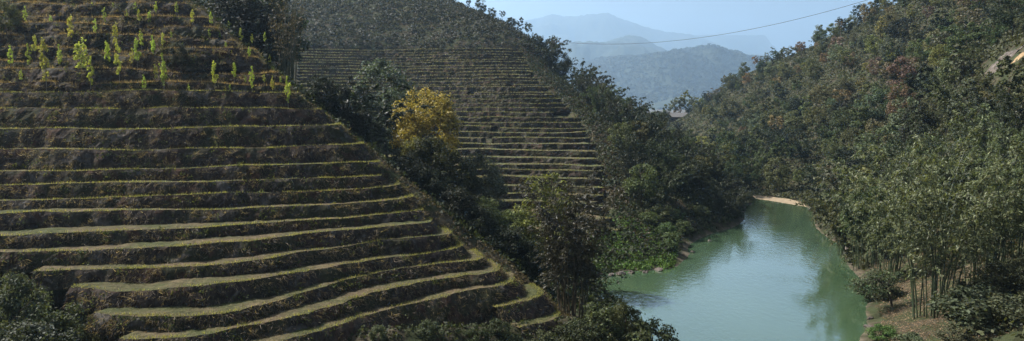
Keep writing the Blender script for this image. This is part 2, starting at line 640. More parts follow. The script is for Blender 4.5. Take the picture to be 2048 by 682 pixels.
B_EDGE = ([80, 100, 150, 205, 250, 330, 420, 480, 520], [1040, 1045, 1075, 1135, 1180, 1212, 1225, 1270, 1250])


def T(X, Y, rough=True):
    X, Y = np.asarray(X, float), np.asarray(Y, float)
    front, flank = a_front(X, Y), a_flank(X, Y)
    za = np.minimum(a_ground(X, Y) - (1.8 + 0.9 * np.clip((-8 - front) / 3, 0, 1)) * np.clip((front + 20.5) / 2, 0, 1), flank)
    za = np.minimum(za, np.interp(Y, [30, 38, 45, 50, 56, 60, 62], [-21, -20, -18, -17.0, -15.4, -3, 60]))
    za = np.where(X < -80, np.minimum(front - 1.9, flank), za)
    za = np.minimum(za, 18 + 0.12 * (Y - 90)) - 0.7 * np.maximum(Y - 112, 0)
    zb = TB(X, Y)
    px, py = to_px(X, np.maximum(Y, 20), zb)
    # the cut-and-fill steps stand on a lowered base
    cutin = np.clip((np.interp(py, *B_EDGE) - px) / 12, 0, 1) * np.clip((Y - 108) / 6, 0, 1) * np.clip((18.5 - zb) / 2, 0, 1)
    zb = zb - 1.7 * cutin
    zb = np.where((Y < 56) | ((front < flank) & (X < 9)), -30, zb)
    zb = zb - np.maximum(Y - 300, 0) * 0.25
    zc = TC(X, Y)
    zc = np.where((X < 28) & (Y < 200), -30, zc)
    back = np.clip((Y - 440) / 60, 0, 1)
    zc = zc * (1 - back) + (-32) * back
    z = np.maximum(np.maximum(za, zb), np.maximum(zc, -25.5 - 0.004 * np.clip(Y - 400, 0, 6000)))
    z = np.maximum(z, t_near(X, Y))
    z = np.where((X < 12) & (Y < 60), np.maximum(z, -21.2), z)
    if rough:
        z = z + fbm(X / 9, Y / 9, 3) * 0.9 * np.clip((z + 21.5) / 3, 0.12, 1) + fbm(X / 1.6, Y / 1.6, 5, 2) * 0.18
    return z


def hit(px, py, y0=40.0, y1=520.0, fn=None):
    """first point where the pixel's ray meets the ground"""
    a, c = ray(px, py)
    Y = np.arange(y0, y1, 0.25)
    g = (fn or T)(a * Y, Y)
    i = np.argmax(g >= c * Y)
    if g[i] < c * Y[i]:
        return None
    return (float(a * Y[i]), float(Y[i]), float(g[i]))


def ground(px, Y):
    a = float(ray(px, 203)[0])
    return (a * Y, Y, float(T(np.array([a * Y]), np.array([float(Y)]))[0]))


# ------------------------------------------------------------------ ground sheet
def polar_sheet(th, r, fn):
    TH, R = np.meshgrid(th, r, indexing='ij')
    X, Y = R * np.sin(TH), R * np.cos(TH)
    Z = fn(X, Y)
    n, m = TH.shape
    V = np.stack([X, Y, Z], -1).reshape(-1, 3)
    i, j = np.meshgrid(np.arange(n - 1), np.arange(m - 1), indexing='ij')
    a = i * m + j
    Q = np.stack([a, a + m, a + m + 1, a + 1], -1).reshape(-1, 4)
    return V, Q


th = np.radians(np.linspace(-52, 52, 560))
rr = np.concatenate([np.geomspace(0.6, 45, 40)[:-1], np.geomspace(45, 480, 330)[:-1], np.geomspace(480, 14500, 44)])
V, Q = polar_sheet(th, rr, T)
g = add_obj('ground', mesh_np('ground', V, Q, M['ground'], True))
g['kind'] = 'structure'

# water sheet
xs, ys = np.linspace(2, 110, 2), np.linspace(58, 300, 2)
w = add_obj('river', mesh_np('river', [(4, 58, WATER_Z), (110, 58, WATER_Z), (110, 300, WATER_Z), (4, 300, WATER_Z)], np.array([[0, 1, 2, 3]]), M['water']))
w['kind'] = 'structure'


# ------------------------------------------------------------------ terraces
def outward(P):
    d = np.gradient(P, axis=0)
    d /= np.linalg.norm(d, axis=1)[:, None] + 1e-9
    return np.stack([d[:, 1], -d[:, 0]], 1)          # to the right of travel: towards the viewer


GR = {'lip': [], 'bank': [], 'straw': []}


def terrace_strip(P, z, drop, depth, k, amp, seg=7, lean=0.28, zwob=0.12, seed=0, roughness=0.16):
    """one step: bank below the lip and tread behind it.  P plan polyline of the lip"""
    n = len(P)
    o = outward(P)
    s = np.r_[0, np.cumsum(np.linalg.norm(np.diff(P, axis=0), axis=1))]
    wob = amp * (fbm(s / 7, k * 3.7 + 0 * s, seed, 3) + 0.35 * fbm(s / 1.1, k * 1.3 + 0 * s, seed + 5, 2))
    L = P + o * wob[:, None]
    zl = z + zwob * 2 * fbm(s / 9, k * 2.1 + 0 * s, seed + 9, 3)
    rows = []
    for j in range(seg + 1):                       # bank, bottom to lip
        t = j / seg
        out = lean * drop * (1 - t) ** 0.8
        bul = roughness * 2.2 * fbm(s / 0.8, t * drop / 0.5 + k * 9.1 + 0 * s, seed + 21, 3) * (1 - 0.5 * t)
        q = L + o * (out + bul)[:, None]
        rows.append(np.c_[q, zl - (drop + 0.35) * (1 - t)])
    for t in (0.12, 0.4, 0.8, 0.92, 1.0):          # tread, lip to the back
        q = L - o * (t * depth)
        bump = 0.10 * fbm(s / 0.7, t * depth / 0.7 + k * 5.3 + 0 * s, seed + 33, 3)
        rows.append(np.c_[q, zl + bump - 0.02])
    V = np.stack(rows, 1)
    m = V.shape[1]
    i, j = np.meshgrid(np.arange(n - 1), np.arange(m - 1), indexing='ij')
    a = i * m + j
    Q = np.stack([a, a + m, a + m + 1, a + 1], -1).reshape(-1, 4)
    return V.reshape(-1, 3), Q, V, o


hillA = bpy.data.objects.new('near_hillside', None)
COL.objects.link(hillA)
hillA['kind'] = 'structure'
A_LIPS = []
for k, (z, ln) in enumerate(A_STEPS):
    drop = z - (A_Z[k - 1] if k else z - 1.45)
    if ln is not None and ln[-1][0] > 1050:
        drop = 2.2
    P = a_contour(z, ln)
    if len(P) < 12:
        continue
    up = 1.0 if z > 1.2 else 0.0
    V, Q, G, o = terrace_strip(P, z, drop, 3.6, k, 0.85 + 0.9 * up, lean=0.72, seed=40, zwob=0.19 + 0.22 * up, roughness=0.18 + 0.1 * up)
    add_obj('terrace', mesh_np('terrace', V, Q, M['terrace'], False), hillA)
    A_LIPS.append((z, drop, G, o, up))


def b_contour(z, pxs):
    out = []
    for px in pxs:
        a = float(ray(px, 203)[0])
        Y = np.arange(104, 262, 0.4)
        gz = TB(a * Y, Y)
        ok = gz >= z
        i = int(np.argmax(ok))
        if not ok[i] or i == 0:
            out.append((px, np.nan, np.nan))
        else:
            f = (z - gz[i - 1]) / (gz[i] - gz[i - 1])
            y = Y[i - 1] + f * 0.4
            out.append((px, a * y, y))
    return np.array(out)


hillB = bpy.data.objects.new('middle_hillside', None)
COL.objects.link(hillB)
hillB['kind'] = 'structure'
B_LIPS = []
bz, zz = [], -19.0
while zz < 16.8:
    bz.append(zz)
    zz += np.interp(zz, [-19, -8, 0, 16], [1.0, 1.05, 1.0, 0.95]) * (1 + 0.12 * (RNG.random() - 0.5))
for k, z in enumerate(bz):
    c = b_contour(z, np.arange(600, 1262, 3.0))
    c = c[~np.isnan(c[:, 1])]
    if len(c) < 10:
        continue
    px, py = to_px(c[:, 1], c[:, 2], z)
    edge = np.interp(py, *B_EDGE)
    keep = c[:, 0] < edge + 14 * vnoise(np.array([k * 1.7]), np.array([0.3]), 8)[0]
    c = c[keep]
    # a few steps stop short, or break where they merge with the next
    segs = [c]
    if 4 < k < len(bz) - 2 and RNG.random() < 0.5:
        cut = RNG.uniform(800, 1120)
        segs = [c[c[:, 0] < cut], c[c[:, 0] > cut + 4]]
    for si, cs in enumerate(segs):
        if len(cs) < 8:
            continue
        P = smooth(resample(cs[:, 1:3], 0.7), 5)
        if len(P) < 8:
            continue
        dz = 0.0 if si == 0 else RNG.uniform(-0.35, 0.35)
        drop = z - (bz[k - 1] if k else z - 1.3)
        V, Q, G, o = terrace_strip(P, z + dz, drop + abs(dz), 7.5, k + 60 + si * 31, 1.5, seg=4, lean=0.4, zwob=0.16, seed=70, roughness=0.3)
        add_obj('terrace', mesh_np('terrace', V, Q, M['far_terrace'], False), hillB)
        B_LIPS.append((z, drop, G, o))


# ------------------------------------------------------------------ grass on the terraces
def blades(C, D, W):
    n = len(C)
    V = np.stack([C - W, C + W, C + D], 1).reshape(-1, 3)
    return V, np.arange(3 * n).reshape(-1, 3)


def grass_object(name, label, C, L, wid, updir, spread, color, parent=None, rng=RNG):
    n = len(C)
    D = unit(updir + spread * rng.normal(size=(n, 3))) * L[:, None]
    W = unit(np.cross(D, rng.normal(size=(n, 3)))) * wid[:, None]
    V, F = blades(C, D, W)
    o = add_obj(name, mesh_np(name, V, F, M['grass']), parent, color=color, kind='stuff')
    if label:
        tag(o, label, 'grass')
    return o


def strip_points(G, lo, hi, n, rng):
    """random points on rows lo..hi of a strip grid G (len, rows, 3)"""
    i = rng.integers(0, G.shape[0] - 1, n)
    f = rng.random(n)[:, None]
    t = lo + (hi - lo) * rng.random(n)
    j = np.clip(t.astype(int), 0, G.shape[1] - 2)
    g_ = (t - j)[:, None]
    p0 = G[i, j] * (1 - g_) + G[i, j + 1] * g_
    p1 = G[i + 1, j] * (1 - g_) + G[i + 1, j + 1] * g_
    return p0 * (1 - f) + p1 * f, i


lipC, lipC2, bankC, bankO, weedC = [], [], [], [], []
for z, drop, G, o, up in A_LIPS:
    n = G.shape[0]
    # only the part the valley can see
    c, i = strip_points(G, 6.7, 8.15, int(n * 17), RNG)
    dens = 0.5 + 1.5 * 1.25 * fbm(c[:, 0] / 2.4, c[:, 1] / 2.4, 91, 3)
    c = c[RNG.random(len(c)) < np.clip(dens * 1.3, 0.12, 1)]
    (lipC2 if up else lipC).append(c)
    c, i = strip_points(G, 0.5, 7.0, int(n * 30), RNG)
    dens = 0.5 + 2.0 * fbm(c[:, 0] / 2.4, c[:, 2] / 1.1 + c[:, 1] / 3, 95, 3)
    m_ = RNG.random(len(c)) < np.clip(dens * 1.2, 0.05, 1)
    bankC.append(c[m_])
    bankO.append(o[i[m_]])
    c, i = strip_points(G, 1.0, 6.8, int(n * 10), RNG)
    dens = fbm(c[:, 0] / 3.1, c[:, 2] / 1.2 + c[:, 1] / 5, 97, 3)
    weedC.append(c[dens > 0.12])
lipC, bankC, bankO, weedC = map(np.concatenate, (lipC, bankC, bankO, weedC))
lipC2 = np.concatenate(lipC2)


def lens(n, a, b):
    return RNG.uniform(a, b, n)


UP = np.array([[0, 0, 1.0]])
k = len(lipC)
grass_object('lip_grass', 'short yellow-green grass along the lower terrace edges of the near hillside', lipC, lens(k, .08, .26), lens(k, .012, .03), UP, 0.55, (0.205, 0.205, 0.08))
k = len(lipC2)
grass_object('dry_lip_grass', 'brown dry grass along the upper terrace edges of the near hillside', lipC2, lens(k, .15, .45), lens(k, .015, .04), UP, 0.7, (0.19, 0.14, 0.085))
k = len(bankC)
hang = np.c_[bankO * 0.7, -0.55 * np.ones(k)]
grass_object('bank_straw', 'dead brown grass hanging down the terrace banks of the near hillside', bankC, lens(k, .15, .55), lens(k, .010, .028), hang, 0.55, (0.175, 0.14, 0.10))
k = len(weedC)
grass_object('bank_weeds', 'dark green weeds growing on the terrace banks of the near hillside', weedC, lens(k, .10, .28), lens(k, .03, .07), UP, 0.9, (0.045, 0.06, 0.022))

# tufts of pale dead grass and small weeds that break up the banks
tuC, tuO, wdC = [], [], []
for z, drop, G, o, up in A_LIPS:
    n = G.shape[0]
    m_ = max(3, int(n * 0.28 * (1 + 0.8 * up)))
    c, i = strip_points(G, 1.0, 6.2, m_, RNG)
    tuC.append(np.repeat(c, 26, 0) + RNG.normal(size=(m_ * 26, 3)) * np.array([[0.16, 0.10, 0.07]]))
    tuO.append(np.repeat(o[i], 26, 0))
    m_ = max(2, int(n * 0.10))
    c, i = strip_points(G, 1.0, 7.0, m_, RNG)
    wdC.append(c)
tuC, tuO, wdC = map(np.concatenate, (tuC, tuO, wdC))
k = len(tuC)
grass_object('straw_tufts', 'pale tufts of dead grass dotted over the terrace banks of the near hillside', tuC, lens(k, .2, .5), lens(k, .012, .03), np.c_[tuO * 0.5, 0.1 * np.ones(k)], 0.6, (0.165, 0.135, 0.10))
k = len(wdC)
wdC = np.repeat(wdC, 30, 0) + RNG.normal(size=(k * 30, 3)) * np.array([[0.22, 0.15, 0.16]])
k = len(wdC)
grass_object('weed_clumps', 'small green weed clumps on the terrace banks of the near hillside', wdC, lens(k, .08, .2), lens(k, .04, .08), UP, 1.0, (0.075, 0.09, 0.035))

lb, lb2, bb = [], [], []
for z, drop, G, o in B_LIPS:
    n = G.shape[0]
    c, i = strip_points(G, 3.8, 5.3, int(n * 16), RNG)
    dens = 0.55 + fbm(c[:, 0] / 6, c[:, 1] / 6, 101, 3)
    (lb2 if z > 1.5 else lb).append(c[RNG.random(len(c)) < np.clip(dens * 1.2, 0.08, 1)])
    c, i = strip_points(G, 0.5, 4.0, int(n * 10), RNG)
    bb.append(c)
    c, i = strip_points(G, 4.6, 8.2, int(n * 14), RNG)
    dens = 0.45 + fbm(c[:, 0] / 4, c[:, 1] / 4, 103, 3)
    bb.append(c[RNG.random(len(c)) < np.clip(dens, 0, 1)])
lb, lb2, bb = np.concatenate(lb), np.concatenate(lb2), np.concatenate(bb)
k = len(lb2)
grass_object('high_lip_grass', 'dry grass along the highest terrace edges of the middle hillside, coloured paler as a backlit rim', lb2, lens(k, .2, .55), lens(k, .04, .10), UP, 0.6, (0.17, 0.165, 0.115))  # backlit rim of the upper edges put into a paler blade colour
k = len(lb)
grass_object('far_lip_grass', 'pale green grass along the terrace edges of the middle hillside', lb, lens(k, .15, .45), lens(k, .03, .08), UP, 0.6, (0.145, 0.15, 0.075))
k = len(bb)
grass_object('far_bank_weeds', 'dark weeds on the terrace banks of the middle hillside', bb, lens(k, .2, .5), lens(k, .04, .1), np.array([[0, -0.5, 0.4]]), 0.9, (0.05, 0.052, 0.032))


# ------------------------------------------------------------------ distant hills and mountains
def ridge_hill(name, prof, Yc, depth, base, mat, bump, seed, side=240, step=2.0, back=0.5):
    """prof: (px, py) skyline; the crest sits at distance Yc, slopes run down towards and away from the viewer"""
    prof = np.array(prof, float)
    px = np.arange(prof[0, 0] - side, prof[-1, 0] + side, step)
    top = np.interp(px, prof[:, 0], prof[:, 1], left=None)
    kk = max(3, int(14 / step) | 1)
    top = np.convolve(np.pad(top, kk // 2, mode='edge'), np.ones(kk) / kk, 'valid')
    a, c = ray(px, top)
    rows = []
    ts = np.r_[np.linspace(-1, 0, 60), np.linspace(0.04, back, 14)]
    X0 = a * Yc
    for t in ts:
        Y = Yc + t * depth
        X = X0
        zc = c * Yc
        h = base + (zc - base) * (1 - np.abs(t) ** 1.25 if t < 0 else 1 - (t / 1.2) ** 1.5)
        spur = (fbm(X / (depth * 0.28), Y / (depth * 0.5) + 0 * X, seed, 4)) * 0.55 * (zc - base) * min(1, abs(t) * 2.2) * (1 - 0.4 * abs(t))
        z = h + spur + bump * fbm(X / (bump * 2.5), Y / (bump * 2.5) + 0 * X, seed + 7, 3)
        rows.append(np.stack([X, np.full_like(X, Y), z], 1))
    G = np.stack(rows, 1)
    n, m = G.shape[:2]
    i, j = np.meshgrid(np.arange(n - 1), np.arange(m - 1), indexing='ij')
    q = i * m + j
    Q = np.stack([q, q + m, q + m + 1, q + 1], -1).reshape(-1, 4)
    o = add_obj(name, mesh_np(name, G.reshape(-1, 3), Q, mat, True), kind='structure')
    return o, G


SKY1 = [(a_, b_ + 9) for a_, b_ in [(1080, 160), (1140, 128), (1200, 108), (1260, 106), (1310, 100), (1345, 98), (1372, 89), (1400, 94), (1418, 99), (1428, 94), (1440, 99), (1460, 107), (1490, 108), (1530, 118), (1600, 130), (1720, 140)]]
SKY2 = [(1030, 110), (1110, 92), (1160, 86), (1215, 84), (1255, 84), (1290, 92), (1315, 100), (1360, 112), (1420, 118)]
SKY2B = [(1180, 100), (1240, 74), (1265, 69), (1290, 78), (1320, 96), (1360, 110)]
SKY3 = [(980, 60), (1040, 46), (1075, 37), (1108, 28), (1130, 33), (1175, 33), (1205, 31), (1235, 39), (1262, 43), (1290, 52), (1330, 64), (1370, 68), (1400, 80), (1440, 97), (1500, 108), (1600, 112)]
SKY4 = [(800, -6), (880, 2), (940, 10), (985, 22), (1020, 38), (1070, 55), (1130, 70)]
_, G1 = ridge_hill('wooded_hill', SKY1, 4300, 1300, -60, M['far_forest'], 5.0, 3, step=1.5)
ridge_hill('distant_hill', SKY2, 5400, 1300, -60, M['far_forest'], 18.0, 13)
ridge_hill('distant_knoll', SKY2B, 6200, 1300, -60, M['far_forest'], 18.0, 23)
ridge_hill('mountain', SKY3, 10000, 2200, -80, M['far_forest'], 30.0, 33, side=500, step=3)
ridge_hill('far_mountain', SKY4, 11500, 2200, -80, M['far_forest'], 12.0, 43, side=400, step=3)

# far-off wood on the nearest distant hill: reads as one mass
rng = np.random.default_rng(5)
mb = MB()
n = 16000
i = rng.integers(0, G1.shape[0], n)
j = rng.integers(6, 62, n)
base = G1[i, j]
cc = np.repeat(base, 9, 0)
rad = np.repeat(rng.uniform(5.0, 11.0, n), 9)[:, None]
d = rand_dirs(len(cc), rng)
d[:, 2] = np.abs(d[:, 2])
C = cc + d * rad * np.array([[1, 1, 1.3]]) + np.array([[0, 0, 1.0]])
Tn = unit(np.cross(d, rng.normal(size=d.shape))) * rad * 0.55
Bn = unit(np.cross(d, Tn)) * rad * 0.5
mb.leaves(C, Tn, Bn)
o = add_obj('far_wood', mb.mesh('far_wood', M['leaf']), color=(0.026, 0.034, 0.018), kind='stuff')
tag(o, 'hazy blue wood covering the distant hill between the valley sides', 'wood')


# ------------------------------------------------------------------ plant prototypes
def trunk_mesh(name, h, r, rng, mat, limbs=5, lean=0.06, crown0=0.4, spread=0.25):
    mb = MB()
    n = 7
    t = np.linspace(0, 1, n)
    p = np.stack([lean * h * t ** 1.5 * rng.normal() + 0.02 * h * np.cumsum(rng.normal(size=n)) * 0.4, lean * h * t ** 1.5 * rng.normal() + 0.02 * h * np.cumsum(rng.normal(size=n)) * 0.4, h * 0.85 * t], 1)
    p[0, :2] = 0
    p[0, 2] = -0.6
    mb.tube(p, r * (1 - 0.85 * t), 6)
    ends = []
    for k in range(limbs):
        f = rng.uniform(crown0, 0.9)
        s = np.array([np.interp(f, t, p[:, c]) for c in range(3)])
        a = rng.uniform(0, 6.28)
        L = h * spread * rng.uniform(0.7, 1.2)
        e = s + np.array([math.cos(a) * L, math.sin(a) * L, L * rng.uniform(0.3, 0.9)])
        m_ = (s + e) / 2 + np.array([0, 0, -0.08 * L])
        mb.tube(np.array([s, m_, e]), np.array([r * 0.4, r * 0.28, r * 0.1]), 5)
        ends.append(e)
    return mb.mesh(name, mat, True), ends


def crown_mesh(name, rng, h, rx, z0, clumps, per, leaf, mat, flat=0.75, top=1.0, ends=(), cr=0.26):
    """foliage: clumps on an uneven ellipsoid shell, each a cloud of leaf-sized faces"""
    mb = MB()
    hz = (h - z0) / 2
    d = rand_dirs(clumps, rng)
    rad = rng.uniform(0.45, 1.0, clumps) ** 0.6
    C = d * rad[:, None] * np.array([[rx, rx, hz]]) + np.array([[0, 0, z0 + hz]])
    taper = np.clip(1.15 - top * 0.45 * (C[:, 2] - z0) / (h - z0), 0.3, 1.2)
    C[:, :2] *= taper[:, None]
    if len(ends):
        C = np.concatenate([C, np.array(ends)])
    rr_ = cr * rx * rng.uniform(0.6, 1.5, len(C))
    cid = np.repeat(np.arange(len(C)), per)
    v = rand_dirs(len(cid), rng) * (rng.random(len(cid)) ** 0.4)[:, None]
    v[:, 2] *= flat
    P = C[cid] + v * rr_[cid][:, None]
    nrm = unit(v + np.array([[0, 0, 0.6]]) + 0.6 * rng.normal(size=v.shape))
    t = unit(np.cross(nrm, rng.normal(size=v.shape)))
    b = np.cross(nrm, t)
    s = leaf * rng.uniform(0.6, 1.4, len(cid))[:, None]
    mb.leaves(P, t * s, b * s * 0.55)
    return mb.mesh(name, mat)


def culm_path(rng, h, lean, droop, az, n=9, base=(0, 0)):
    t = np.linspace(0, 1, n)
    out = lean * h * t + droop * h * t ** 3.2
    z = h * (t - 0.45 * droop * t ** 4)
    p = np.stack([base[0] + math.cos(az) * out, base[1] + math.sin(az) * out, z], 1)
    p[0, 2] = -0.5
    return p


def bamboo_parts(rng, h, culms, spread, base_r, r, leaf_n, leaf_len, leaf_w, start=0.35, droop=0.22, spray=0.9, sprays=26):
    """returns list of culm paths and one foliage MB"""
    paths, fol = [], MB()
    for c in range(culms):
        az = rng.uniform(0, 6.283)
        hh = h * rng.uniform(0.62, 1.04)
        b = base_r * math.sqrt(rng.random())
        ba = az + rng.normal() * 0.6
        p = culm_path(rng, hh, spread * rng.uniform(0.25, 1.0), droop * rng.uniform(0.4, 1.4), az, base=(b * math.cos(ba), b * math.sin(ba)))
        paths.append(p)
        # drooping sprays of narrow leaves on the upper culm
        tt = start + (1 - start) * rng.random(sprays) ** 0.8
        ti = np.linspace(0, 1, len(p))
        S = np.stack([np.interp(tt, ti, p[:, k]) for k in range(3)], 1)
        dirs = rand_dirs(sprays, rng)
        dirs[:, 2] = 0.15 + 0.25 * rng.normal(size=sprays)
        dirs = unit(dirs)
        L = spray * rng.uniform(0.5, 1.3, sprays) * (1.25 - 0.75 * tt)
        k = leaf_n
        f = rng.random((sprays, k)) ** 0.8
        pos = S[:, None] + dirs[:, None] * (L[:, None] * f)[..., None]
        pos[..., 2] -= (0.45 * L[:, None] * f ** 2)
        pos += rng.normal(size=pos.shape) * 0.065 * spray
        pos = pos.reshape(-1, 3)
        dd = np.repeat(dirs, k, 0)
        ld = unit(dd * 0.8 + np.array([[0, 0, -0.55]]) + 0.55 * rng.normal(size=dd.shape))
        wd = unit(np.cross(ld, np.array([[0, 0, 1.0]]) + 0.7 * rng.normal(size=dd.shape)))
        s = rng.uniform(0.6, 1.3, len(pos))[:, None]
        fol.leaves(pos, ld * leaf_len * s * 0.5, wd * leaf_w * s * 0.5)
    return paths, fol


PROTO = {}


def proto_tree(key, seed, h, rx, z0, clumps, per, leaf, mat='leaf', bark='bark', r=0.16, limbs=6, **kw):
    rng = np.random.default_rng(seed)
    tm, ends = trunk_mesh(key + '_trunk', h, r, rng, M[bark], limbs, crown0=max(0.25, z0 / h), spread=rx / h * 0.8)
    cm = crown_mesh(key + '_crown', rng, h, rx, z0, clumps, per, leaf, M[mat], ends=ends, **kw)
    PROTO[key] = (h, [('trunk', tm), ('crown', cm)])


def proto_bamboo(key, seed, h, culms, spread, base_r, r, leaf_n, leaf_len, leaf_w, split=False, culm_mat='culm', **kw):
    rng = np.random.default_rng(seed)
    paths, fol = bamboo_parts(rng, h, culms, spread, base_r, r, leaf_n, leaf_len, leaf_w, **kw)
    parts = []
    if split:
        for p in paths:
            mb = MB()
            n = 2 * len(p)
            tt = np.linspace(0, 1, n)
            q = np.stack([np.interp(tt, np.linspace(0, 1, len(p)), p[:, k]) for k in range(3)], 1)
            rad = r * rng.uniform(0.75, 1.2) * (1 - 0.85 * tt)
            mb.tube(q, rad, 6)
            parts.append(('culm', mb.mesh('culm', M[culm_mat], True)))
    else:
        mb = MB()
        for p in paths:
            mb.tube(p, r * np.linspace(1, 0.2, len(p)), 4)
        parts.append(('culm_bundle', mb.mesh('culm_bundle', M[culm_mat], True)))
    parts.append(('foliage', fol.mesh(key + '_foliage', M['bamboo_leaf'])))
    PROTO[key] = (h, parts)


def proto_shrub(key, seed, h, rx, clumps, per, leaf, **kw):
    rng = np.random.default_rng(seed)
    mb = MB()
    for s in range(5):
        a = rng.uniform(0, 6.28)
        e = np.array([math.cos(a) * rx * 0.6, math.sin(a) * rx * 0.6, h * rng.uniform(0.5, 0.9)])
        mb.tube(np.array([[0, 0, -0.3], e * 0.5 + [0, 0, 0.1], e]), np.array([0.05, 0.035, 0.012]), 4)
    cm = crown_mesh(key + '_foliage', rng, h, rx, 0.0, clumps, per, leaf, M['leaf'], top=0.6, **kw)
    PROTO[key] = (h, [('stem', mb.mesh(key + '_stem', M['bark'])), ('foliage', cm)])


for s in range(4):
    proto_tree(f'round{s}', 100 + s, 10, 3.6, 2.2, 26 + 4 * s, 120, 0.20, cr=0.30)
for s in range(2):
    proto_tree(f'tall{s}', 120 + s, 13, 2.2, 4.5, 26, 40, 0.30, r=0.13, top=0.7)
for s in range(2):
    proto_tree(f'sparse{s}', 130 + s, 12, 2.6, 5.5, 15, 34, 0.28, bark='pale_bark', r=0.12, limbs=8)
for s in range(4):
    proto_bamboo(f'plume{s}', 140 + s, 11, 15, 0.20, 0.7, 0.05, 22, 0.50, 0.135, start=0.15, droop=0.45, spray=1.35, sprays=20)
for s in range(3):
    proto_bamboo(f'giant{s}', 150 + s, 17, 24, 0.16, 1.6, 0.065, 30, 0.35, 0.095, split=True, start=0.30, droop=0.36, spray=1.6, sprays=22)
proto_bamboo('centre', 160, 14, 26, 0.13, 1.0, 0.05, 18, 0.34, 0.09, split=True, culm_mat='dry_culm', start=0.3, droop=0.14, spray=1.3, sprays=28)
proto_bamboo('culmy', 161, 18, 30, 0.10, 1.2, 0.07, 5, 0.34, 0.09, split=True, culm_mat='culm', start=0.34, droop=0.1, spray=1.1, sprays=20)
for s in range(3):
    proto_shrub(f'shrub{s}', 170 + s, 2.2, 1.5, 40, 90, 0.085)
for s in range(4):
    rng = np.random.default_rng(180 + s)
    tm, ends = trunk_mesh('sapling_trunk', 3.2, 0.035, rng, M['pale_bark'], 4, lean=0.03, crown0=0.3, spread=0.10)
    cm = crown_mesh('sapling_crown', rng, 3.2, 0.34, 0.6, 26, 26, 0.07, M['young_leaf'], flat=1.3, top=0.75, cr=0.36, ends=ends)
    PROTO[f'sapling{s}'] = (3.2, [('trunk', tm), ('crown', cm)])
proto_tree('yellow', 190, 15.5, 4.3, 5.0, 120, 130, 0.17, r=0.24, limbs=10, top=0.4)
proto_tree('fine', 191, 9, 3.0, 1.5, 60, 120, 0.13, r=0.14, limbs=8)
proto_tree('dense', 192, 8, 3.2, 0.6, 80, 150, 0.125, r=0.16, limbs=8)
proto_tree('dense2', 193, 7, 3.0, 0.3, 80, 150, 0.11, r=0.16, limbs=8)


def plant(key, name, label, cat, loc, height, rz=None, color=(0.05, 0.06, 0.025), width=1.0, group=None, trunk_color=None):
    h, parts = PROTO[key]
    s = height / h
    root = thing(name, label, cat, loc, random.uniform(0, 6.28) if rz is None else rz, (s * width, s * width, s), group)
    for pn, me in parts:
        o = bpy.data.objects.new(pn, me)
        COL.objects.link(o)
        o.parent = root
        o.color = (*color, 1)
        if pn == 'culm_bundle':
            o['kind'] = 'stuff'
    return root


def jit(c, a=0.25):
    k = 1 + a * random.uniform(-1, 1)
    return tuple(max(0.004, x * k * (1 + 0.12 * random.uniform(-1, 1))) for x in c)


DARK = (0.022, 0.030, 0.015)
GREEN = (0.052, 0.072, 0.028)
OLIVE = (0.092, 0.102, 0.042)
LIME = (0.135, 0.145, 0.04)
RUST = (0.16, 0.11, 0.052)
YELLOW = (0.31, 0.24, 0.048)
GREY = (0.09, 0.105, 0.062)
BROWN = (0.13, 0.10, 0.07)

# ------------------------------------------------------------------ placements
def ordinal(n):
    if n < 20:
        return ORD[n]
    tens = {2: 'twenty', 3: 'thirty', 4: 'forty', 5: 'fifty', 6: 'sixty', 7: 'seventy', 8: 'eighty', 9: 'ninety'}[(n + 1) // 10]
    r_ = (n + 1) % 10
    return tens[:-1] + 'ieth' if r_ == 0 else tens + '-' + ORD[r_ - 1]


ORD = ['first', 'second', 'third', 'fourth', 'fifth', 'sixth', 'seventh', 'eighth', 'ninth', 'tenth', 'eleventh', 'twelfth', 'thirteenth',
       'fourteenth', 'fifteenth', 'sixteenth', 'seventeenth', 'eighteenth', 'nineteenth', 'twentieth']

# --- young trees planted on the upper terraces of the near hillside: (px, top, foot)
sap = [(47, 1, 42), (98, 20, 43), (139, 17, 87), (161, 59, 150), (88, 70, 175), (67, 62, 108), (54, 82, 134), (18, 84, 134), (117, 71, 124), (179, 100, 172),
       (39, 137, 165), (207, 16, 52), (188, 40, 78), (212, 61, 120), (229, 36, 92), (235, 88, 168), (252, 4, 39), (276, 22, 54), (280, 50, 90), (272, 79, 142),
       (261, 80, 126), (297, 13, 45), (268, -8, 20), (309, -10, 20), (224, -14, 14), (182, -12, 16), (305, 74, 120), (309, 118, 158), (285, 137, 174), (200, 116, 146),
       (241, 70, 88), (351, -6, 24), (383, 19, 53), (340, 53, 68), (324, 58, 93), (363, 76, 94), (326, 98, 178), (389, 114, 132), (375, 157, 173), (427, 114, 177),
       (417, 46, 68), (420, 14, 46), (437, 45, 58), (456, 35, 58), (480, 47, 81), (502, 53, 76), (464, 56, 74), (450, 76, 96), (497, 91, 117), (461, 101, 119),
       (467, 114, 158), (502, 133, 187), (527, 151, 171), (543, 151, 187), (575, 138, 204), (560, 155, 170), (458, 161, 178), (489, 147, 162), (528, 53, 79), (538, 100, 120)]
rows = {}
for px, yt, yb in sap:
    a, c = ray(px, yb)
    Y = np.arange(45, 150, 0.05)
    gz = a_smooth(a * Y, Y)
    idx = int(np.argmax(gz >= c * Y))
    if gz[idx] < c * Y[idx]:
        Yv = 92.0
        idx = int(np.argmin(abs(Y - Yv)))
    zt = float(c * Y[idx])
    lv = [z for z in A_Z if z <= zt + 0.25]
    zt = lv[-1] if lv else zt
    rows.setdefault(round(zt, 2), []).append((px, yt, yb, float(a * Y[idx]), float(Y[idx]), zt))
